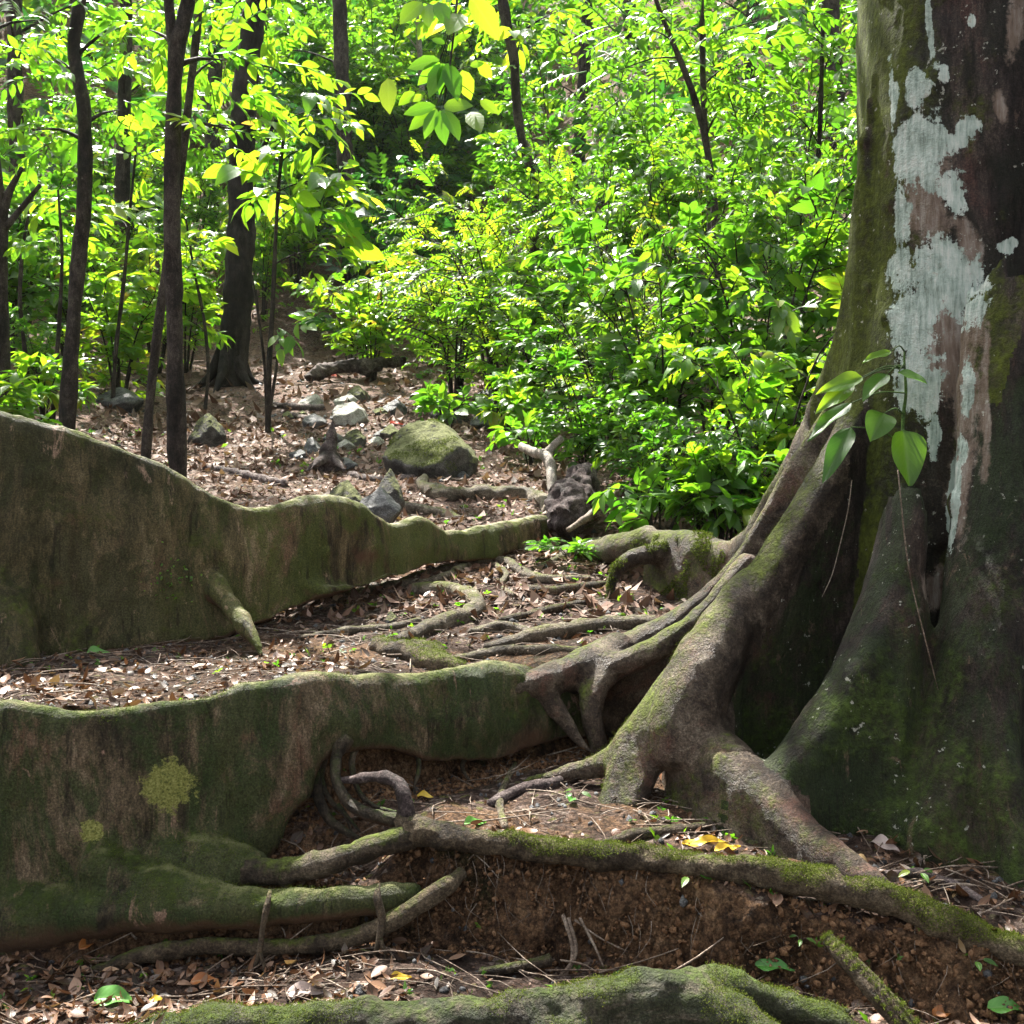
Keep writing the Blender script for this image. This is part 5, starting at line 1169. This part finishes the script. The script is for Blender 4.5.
# ---- leaf litter, twigs, pebbles, undergrowth: nobody could count these
def scatter(n, y0, y1, wid, keep=lambda x, y: np.ones(len(x), bool), pw=1.0):
    Y = y0 + (y1 - y0) * rng.random(n) ** pw; x = rng.uniform(-wid, wid, n) * Y
    k = keep(x, Y); return x[k], Y[k]
def litter(name, n, y0, y1, Ls, lite, pw, mat, keep):
    x, Y = scatter(n, y0, y1, .54, keep, pw); z = ground(x, Y); e = .03
    nx = (ground(x + e, Y) - z) / e; ny = (ground(x, Y + e) - z) / e
    k = np.hypot(nx, ny) < 1.1; x, Y, z, nx, ny = x[k], Y[k], z[k], nx[k], ny[k]; m = len(x)
    nr = unit(np.stack([-nx, -ny, np.ones(m)], 1)) + rng.normal(size=(m, 3)) * .36
    a = rng.uniform(0, 6.28, m); d = np.stack([np.cos(a), np.sin(a), rng.normal(size=m) * .25], 1); d[:, 2] += nx * d[:, 0] + ny * d[:, 1]
    L = np.minimum(Ls * np.exp(rng.normal(size=m) * .5), Ls * 1.6)
    g = Geo(); leaves(g, np.stack([x, Y, z + .004 + .02 * rng.random(m) ** 2], 1) - unit(d) * L[:, None] * .5, d, nr, L, L * rng.uniform(.25, .72, m), rng.uniform(-.9, .9, m), rng.uniform(0, .7), None, lite)
    tag(link(name, g.mesh(name, (0, 0, 0), 'lc'), M[mat]), kind='stuff')
dens = lambda x, y: (1.1 * np.exp(-((x - .1) / .9) ** 2 - ((y - 5.8) / 1.2) ** 2) * -1.3 - 1.6 * np.exp(-((x + .3) / .5) ** 2 - ((y - 4.15) / .3) ** 2) + vnoise(x * 1.3, y * 1.3, 0, 61) + .6 * vnoise(x * 4, y * 4, 0, 62)) > rng.uniform(-1.0, .8, len(x))
litter('leaf_litter', 18000, 2.75, 6.2, .040, False, 1.0, 'litter', dens)
litter('leaf_litter', 14000, 2.75, 7, .016, True, 1.0, 'litter', lambda x, y: dens(x, y) | (rng.random(len(x)) < .35))
clear = lambda x, y: (np.abs(x - path_x(y) - .3) < 3.0) & (vnoise(x * 1.3, y * 1.3, 0, 61) > rng.uniform(-2.2, .8, len(x)))
def path_x(Y): return -.9 - .30 * np.clip(Y - 8, 0, 14)
litter('leaf_litter', 38000, 5.6, 13, .068, True, 1.0, 'litter_dry', clear)
litter('leaf_litter', 16000, 12, 26, .12, True, 1.2, 'litter_dry', clear)
x, Y = scatter(2400, 2.8, 11, .54, pw=1.2); g = Geo(); zz = ground(x, Y)
for a, b, c in zip(x, Y, zz):
    L = rng.uniform(.05, .30) * (1 + .06 * b); an = rng.uniform(0, 6.28); d = np.array([math.cos(an), math.sin(an) * .8]) * L
    p0 = np.array([a, b, c + .01]); p2 = np.array([a + d[0], b + d[1], float(ground(a + d[0], b + d[1])) + .012 + .02 * rng.random()])
    if abs(p2[2] - p0[2]) > .15: continue
    pm = (p0 + p2) / 2 + rng.normal(size=3) * [.1 * L, .1 * L, .03 * L] + [0, 0, .006]
    r_ = rng.uniform(.001, .0038); tube(g, [p0, pm, p2], [r_, r_ * .9, r_ * .5], L / 4, 5)
tag(link('fallen_twigs', g.mesh('fallen_twigs'), M['twig']), kind='stuff')
n = 6500; x = np.concatenate([rng.uniform(-1.2, 1.9, n), rng.uniform(-.9, .4, 3000)]); Y = np.interp(x, BANK_X, BANK_Y) + rng.uniform(-.16, .03, n + 3000)
Y[n:] = np.interp(x[n:], STEP_X, STEP_Y) - rng.uniform(.0, .28, 3000); zz = ground(x, Y); g = Geo()
for a, b, c in zip(x, Y, zz):
    r_ = .0022 + .011 * rng.random() ** 4; g.add(np.array([a, b - .004, c]) + ICO * r_ * rng.uniform(.6, 1.3, 3) + rng.normal(size=(12, 3)) * r_ * .38, ICOT)
tag(link('soil_clods', g.mesh('soil_clods'), M['clod']), kind='stuff')
g = Geo()
for k in range(90):                                  # fine root hairs hanging out of the cut bank
    a = rng.uniform(-.9, 1.7); b = float(np.interp(a, BANK_X, BANK_Y)) - rng.uniform(-.01, .06); c = float(ground(a, b)); L = rng.uniform(.04, .18)
    p = np.array([[a, b, c + .01], [a + rng.normal() * .02, b - .03, c - L * .4], [a + rng.normal() * .04, b - .04 - .25 * L, c - L]]); p[2, 2] = max(p[2, 2], float(ground(p[2, 0], p[2, 1])) + .004)
    tube(g, p, [.0014, .001, .0005], .04, 4)
tag(link('root_hairs', g.mesh('root_hairs'), M['twig']), kind='stuff')
x, Y = scatter(2600, 2.8, 16, .54, pw=1.2); zz = ground(x, Y); n = len(x); g = Geo()
for a, b, c in zip(x, Y, zz):
    r_ = rng.uniform(.004, .016) * (1 + .12 * (b - 3)); g.add(np.array([a, b, c]) + ICO * r_ * rng.uniform(.6, 1.3, 3) + rng.normal(size=(12, 3)) * r_ * .15, ICOT)
tag(link('pebbles', g.mesh('pebbles'), M['bare_rock']), kind='stuff')

x, Y = scatter(1500, 2.8, 12, .54, lambda x, y: vnoise(x * 1.7, y * 1.7, 0, 66) > .05); n = len(x); g = Geo()
sprays(g, np.stack([x, Y, ground(x, Y) + .004], 1), np.stack([rng.normal(size=n) * .5, rng.normal(size=n) * .5 - .3, np.ones(n)], 1), .012 * (1 + .1 * Y), 'sparse', .016 * (1 + .16 * Y) * rng.uniform(.5, 1.3, n), True, None, .2)
tag(link('weeds', g.mesh('weeds', (0, 0, 0), 'lc'), M['leaf_mid']), kind='stuff')
def path_x(Y): return -.9 - .30 * np.clip(Y - 8, 0, 14)
def under(name, n, y0, y1, hmax, kind, lf, tl, lite, mat, tone, side, pw=1.0, clear=1.7, span=None):
    Y = y0 + (y1 - y0) * rng.random(n) ** pw; x = rng.uniform(-.56, .56, n) * Y
    if span: x = (rng.uniform(*span, n) - 512) / F * Y
    px = path_x(Y); off_ = x - px
    k = ((off_ > clear) | (off_ < -clear - .9 * (Y < 13))) | (Y > 19.8)
    if side: k &= (np.sign(off_) == side) | (Y > 21)
    k &= (vnoise(x * .55, Y * .55, 0, 71 + len(name)) > rng.uniform(-1, .6 - (.8 if span else 0), n))
    x, Y = x[k], Y[k]; m = len(x)
    hgt = hmax * rng.random(m) ** 1.4 * np.clip((vnoise(x * .35, Y * .35, 0, 81) + 1.0), .25, 1.8)
    g = Geo(); d = rng.normal(size=(m, 3)); d[:, 2] = np.abs(d[:, 2]) * .5 + .1; d[:, 1] -= .3
    sprays(g, np.stack([x, Y, ground(x, Y) + hgt], 1), d, tl * rng.uniform(.6, 1.3, m), kind, lf * rng.uniform(.7, 1.3, m), lite, np.clip(tone + .25 * vnoise(x * .8, Y * .8, 0, 91) + rng.normal(size=m) * .15, 0, 1))
    tag(link(name, g.mesh(name, (0, 0, 0), 'lc'), M[mat]), kind='stuff')
under('undergrowth', 1700, 10, 24, .8, 'alternate', .15, .35, True, 'leaf_bright', .78, 0, 1, 1.9)
under('undergrowth', 700, 10, 22, .5, 'rosette', .17, .2, True, 'leaf_mid', .6, 0, 1, 1.8)
under('hillside_foliage', 2600, 16, 34, 2.4, 'alternate', .22, .6, True, 'leaf_bright', .72, 0, 1)
under('hillside_foliage', 2000, 19, 46, 3.0, 'pinnate', .24, .8, True, 'leaf_mid', .5, 0, 1)
under('hillside_foliage', 2600, 20, 60, 4.0, 'alternate', .38, .9, True, 'leaf_dark', .5, 0, 1)
under('hillside_foliage', 3800, 28, 80, 5.0, 'alternate', .6, 1.2, True, 'leaf_mid', .5, 0, 1)

def moss(o, n, up, lo, L, mat='moss', seed=0):
    """short moss blades rooted in the upper side of a thing"""
    me = o.data; m = len(me.vertices); v = np.empty(m * 3, np.float32); nn = np.empty(m * 3, np.float32)
    me.vertices.foreach_get('co', v); me.vertices.foreach_get('normal', nn); v = v.reshape(-1, 3); nn = nn.reshape(-1, 3)
    w = nn @ unit(np.array(up, float)) + .9 * fbm(v[:, 0] * 5, v[:, 1] * 5, v[:, 2] * 5, seed, 3); k = np.where(w > lo)[0]
    if not len(k): return
    k = rng.choice(k, n); p = v[k] + rng.normal(size=(n, 3)) * .004; d = nn[k] + rng.normal(size=(n, 3)) * .7
    g = Geo(); leaves(g, p, d, rng.normal(size=(n, 3)), L * rng.uniform(.5, 1.4, n), L * .35, .3, .1, None, True)
    par = o if o.parent is None else o.parent
    link('moss', g.mesh('moss', (0, 0, 0), 'lc'), M[mat], par)
def first(nm): return bpy.data.objects[nm]
moss(first('mossy_log'), 26000, (0, -.25, 1), .62, .0065); moss(first('foreground_root'), 16000, (0, -.1, 1), .8, .006)
moss(first('boulder'), 4000, (-.2, -.35, 1), .8, .014); moss(first('root_chunk'), 2500, (0, -.2, 1), .6, .009); moss(first('mossy_branch'), 3500, (-.2, -.2, 1), .6, .006)
for o in list(bpy.data.objects):
    if o.name.startswith('buttress_root') and o.get('label', '').startswith('rear'): moss(o, 6000, (-.2, -.8, .7), .95, .016)
    if o.name.startswith('root_wall'): moss(o, 9000, (0, -.2, 1), .95, .006)

g = Geo(); n = 90; px = rng.normal(150, 26, n); py = 582 + rng.normal(0, 13, n) - (px - 150) * .12
b0 = np.array([P(a, b, 5.13 + (a - 150) / 70 * .12 + .01) for a, b in zip(px, py)])
leaves(g, b0, rng.normal(size=(n, 3)) + [0, -1.2, .2], rng.normal(size=(n, 3)) * .5 + [0, -1, .5], rng.uniform(.010, .024, n), rng.uniform(.008, .016, n), .2)
tag(link('creeper', g.mesh('creeper', b0[0], 'lc'), M['leaf_mid'], None, b0[0]), 'patch of tiny pale leaves creeping on the dark lower face of the upper wall root', 'plant')

under('hillside_foliage', 2600, 23, 42, 3.2, 'alternate', .26, .7, True, 'leaf_dark', .6, 0, 1, 1.7, (290, 480))
under('hillside_foliage', 1500, 23, 42, 3.4, 'pinnate', .22, .8, True, 'leaf_mid', .6, 0, 1, 1.7, (290, 480))
for o in list(bpy.data.objects):
    if o.name.startswith('root_wall'): moss(o, 16000, (0, -.8, .5), .95, .0045, seed=3)
    if o.name.startswith('buttress_root') and o.get('label'): moss(o, 7000, (-.6, -.2, .7), .85, .005, seed=4)
# ---- the humid air of the valley
hz = NB('humid_air'); pv = hz.n('ShaderNodeVolumePrincipled'); pv.inputs['Color'].default_value = (.90, .95, .93, 1); pv.inputs['Density'].default_value = HAZE
pv.inputs['Anisotropy'].default_value = .3
hz.nt.links.new(pv.outputs[0], hz.out.inputs['Volume'])
x0, x1, y0, y1, z0, z1 = -60, 60, -20, 95, -3, 100
hv = [(x, y, z) for x in (x0, x1) for y in (y0, y1) for z in (z0, z1)]
hm = mesh_from('haze', hv, faces=[(0, 1, 3, 2), (4, 6, 7, 5), (0, 4, 5, 1), (2, 3, 7, 6), (0, 2, 6, 4), (1, 5, 7, 3)], smooth=False)
tag(link('haze', hm, hz.m), kind='stuff')
# ================================================================== CAMERA, SKY, SUN
cam = bpy.data.cameras.new('camera'); co = bpy.data.objects.new('camera', cam); COL.objects.link(co)
co.location = (0, 0, CAM_H); co.rotation_euler = (math.pi / 2, 0, 0)
cam.sensor_width = 36; cam.lens = 36 * F / 1024; cam.clip_end = 600; cam.clip_start = .05
scn.camera = co
SUN = Vector((-.20, .46, .86)).normalized()
wd = bpy.data.worlds.new('World'); scn.world = wd; wd.use_nodes = True
nt = wd.node_tree; bg = nt.nodes['Background']
sk = nt.nodes.new('ShaderNodeTexSky'); sk.sky_type = 'NISHITA'; sk.sun_disc = False
sk.sun_elevation = math.asin(SUN.z); sk.sun_rotation = math.atan2(SUN.x, SUN.y)
sk.dust_density = 4; sk.ozone_density = .6
bw = nt.nodes.new('ShaderNodeRGBToBW'); nt.links.new(sk.outputs[0], bw.inputs[0])
wm = nt.nodes.new('ShaderNodeMix'); wm.data_type = 'RGBA'; wm.inputs[0].default_value = .82      # thin white cloud over the blue
nt.links.new(sk.outputs[0], wm.inputs[6]); nt.links.new(bw.outputs[0], wm.inputs[7]); nt.links.new(wm.outputs[2], bg.inputs[0]); bg.inputs[1].default_value = SKY
sl = bpy.data.lights.new('sun', 'SUN'); sl.energy = SUN_E; sl.angle = math.radians(.53); sl.color = (1, .95, .86)
so = bpy.data.objects.new('sun', sl); COL.objects.link(so); so.rotation_euler = SUN.to_track_quat('Z', 'Y').to_euler()
so.location = (-6, 8, 30)
vs = scn.view_settings; vs.view_transform = 'Standard'; vs.look = 'None'; vs.gamma = 1; vs.use_curve_mapping = False; vs.exposure = EXPO
scn.cycles.use_denoising = True
scn.cycles.max_bounces = 8; scn.cycles.diffuse_bounces = 5; scn.cycles.transmission_bounces = 5; scn.cycles.glossy_bounces = 3
scn.cycles.sample_clamp_indirect = 6
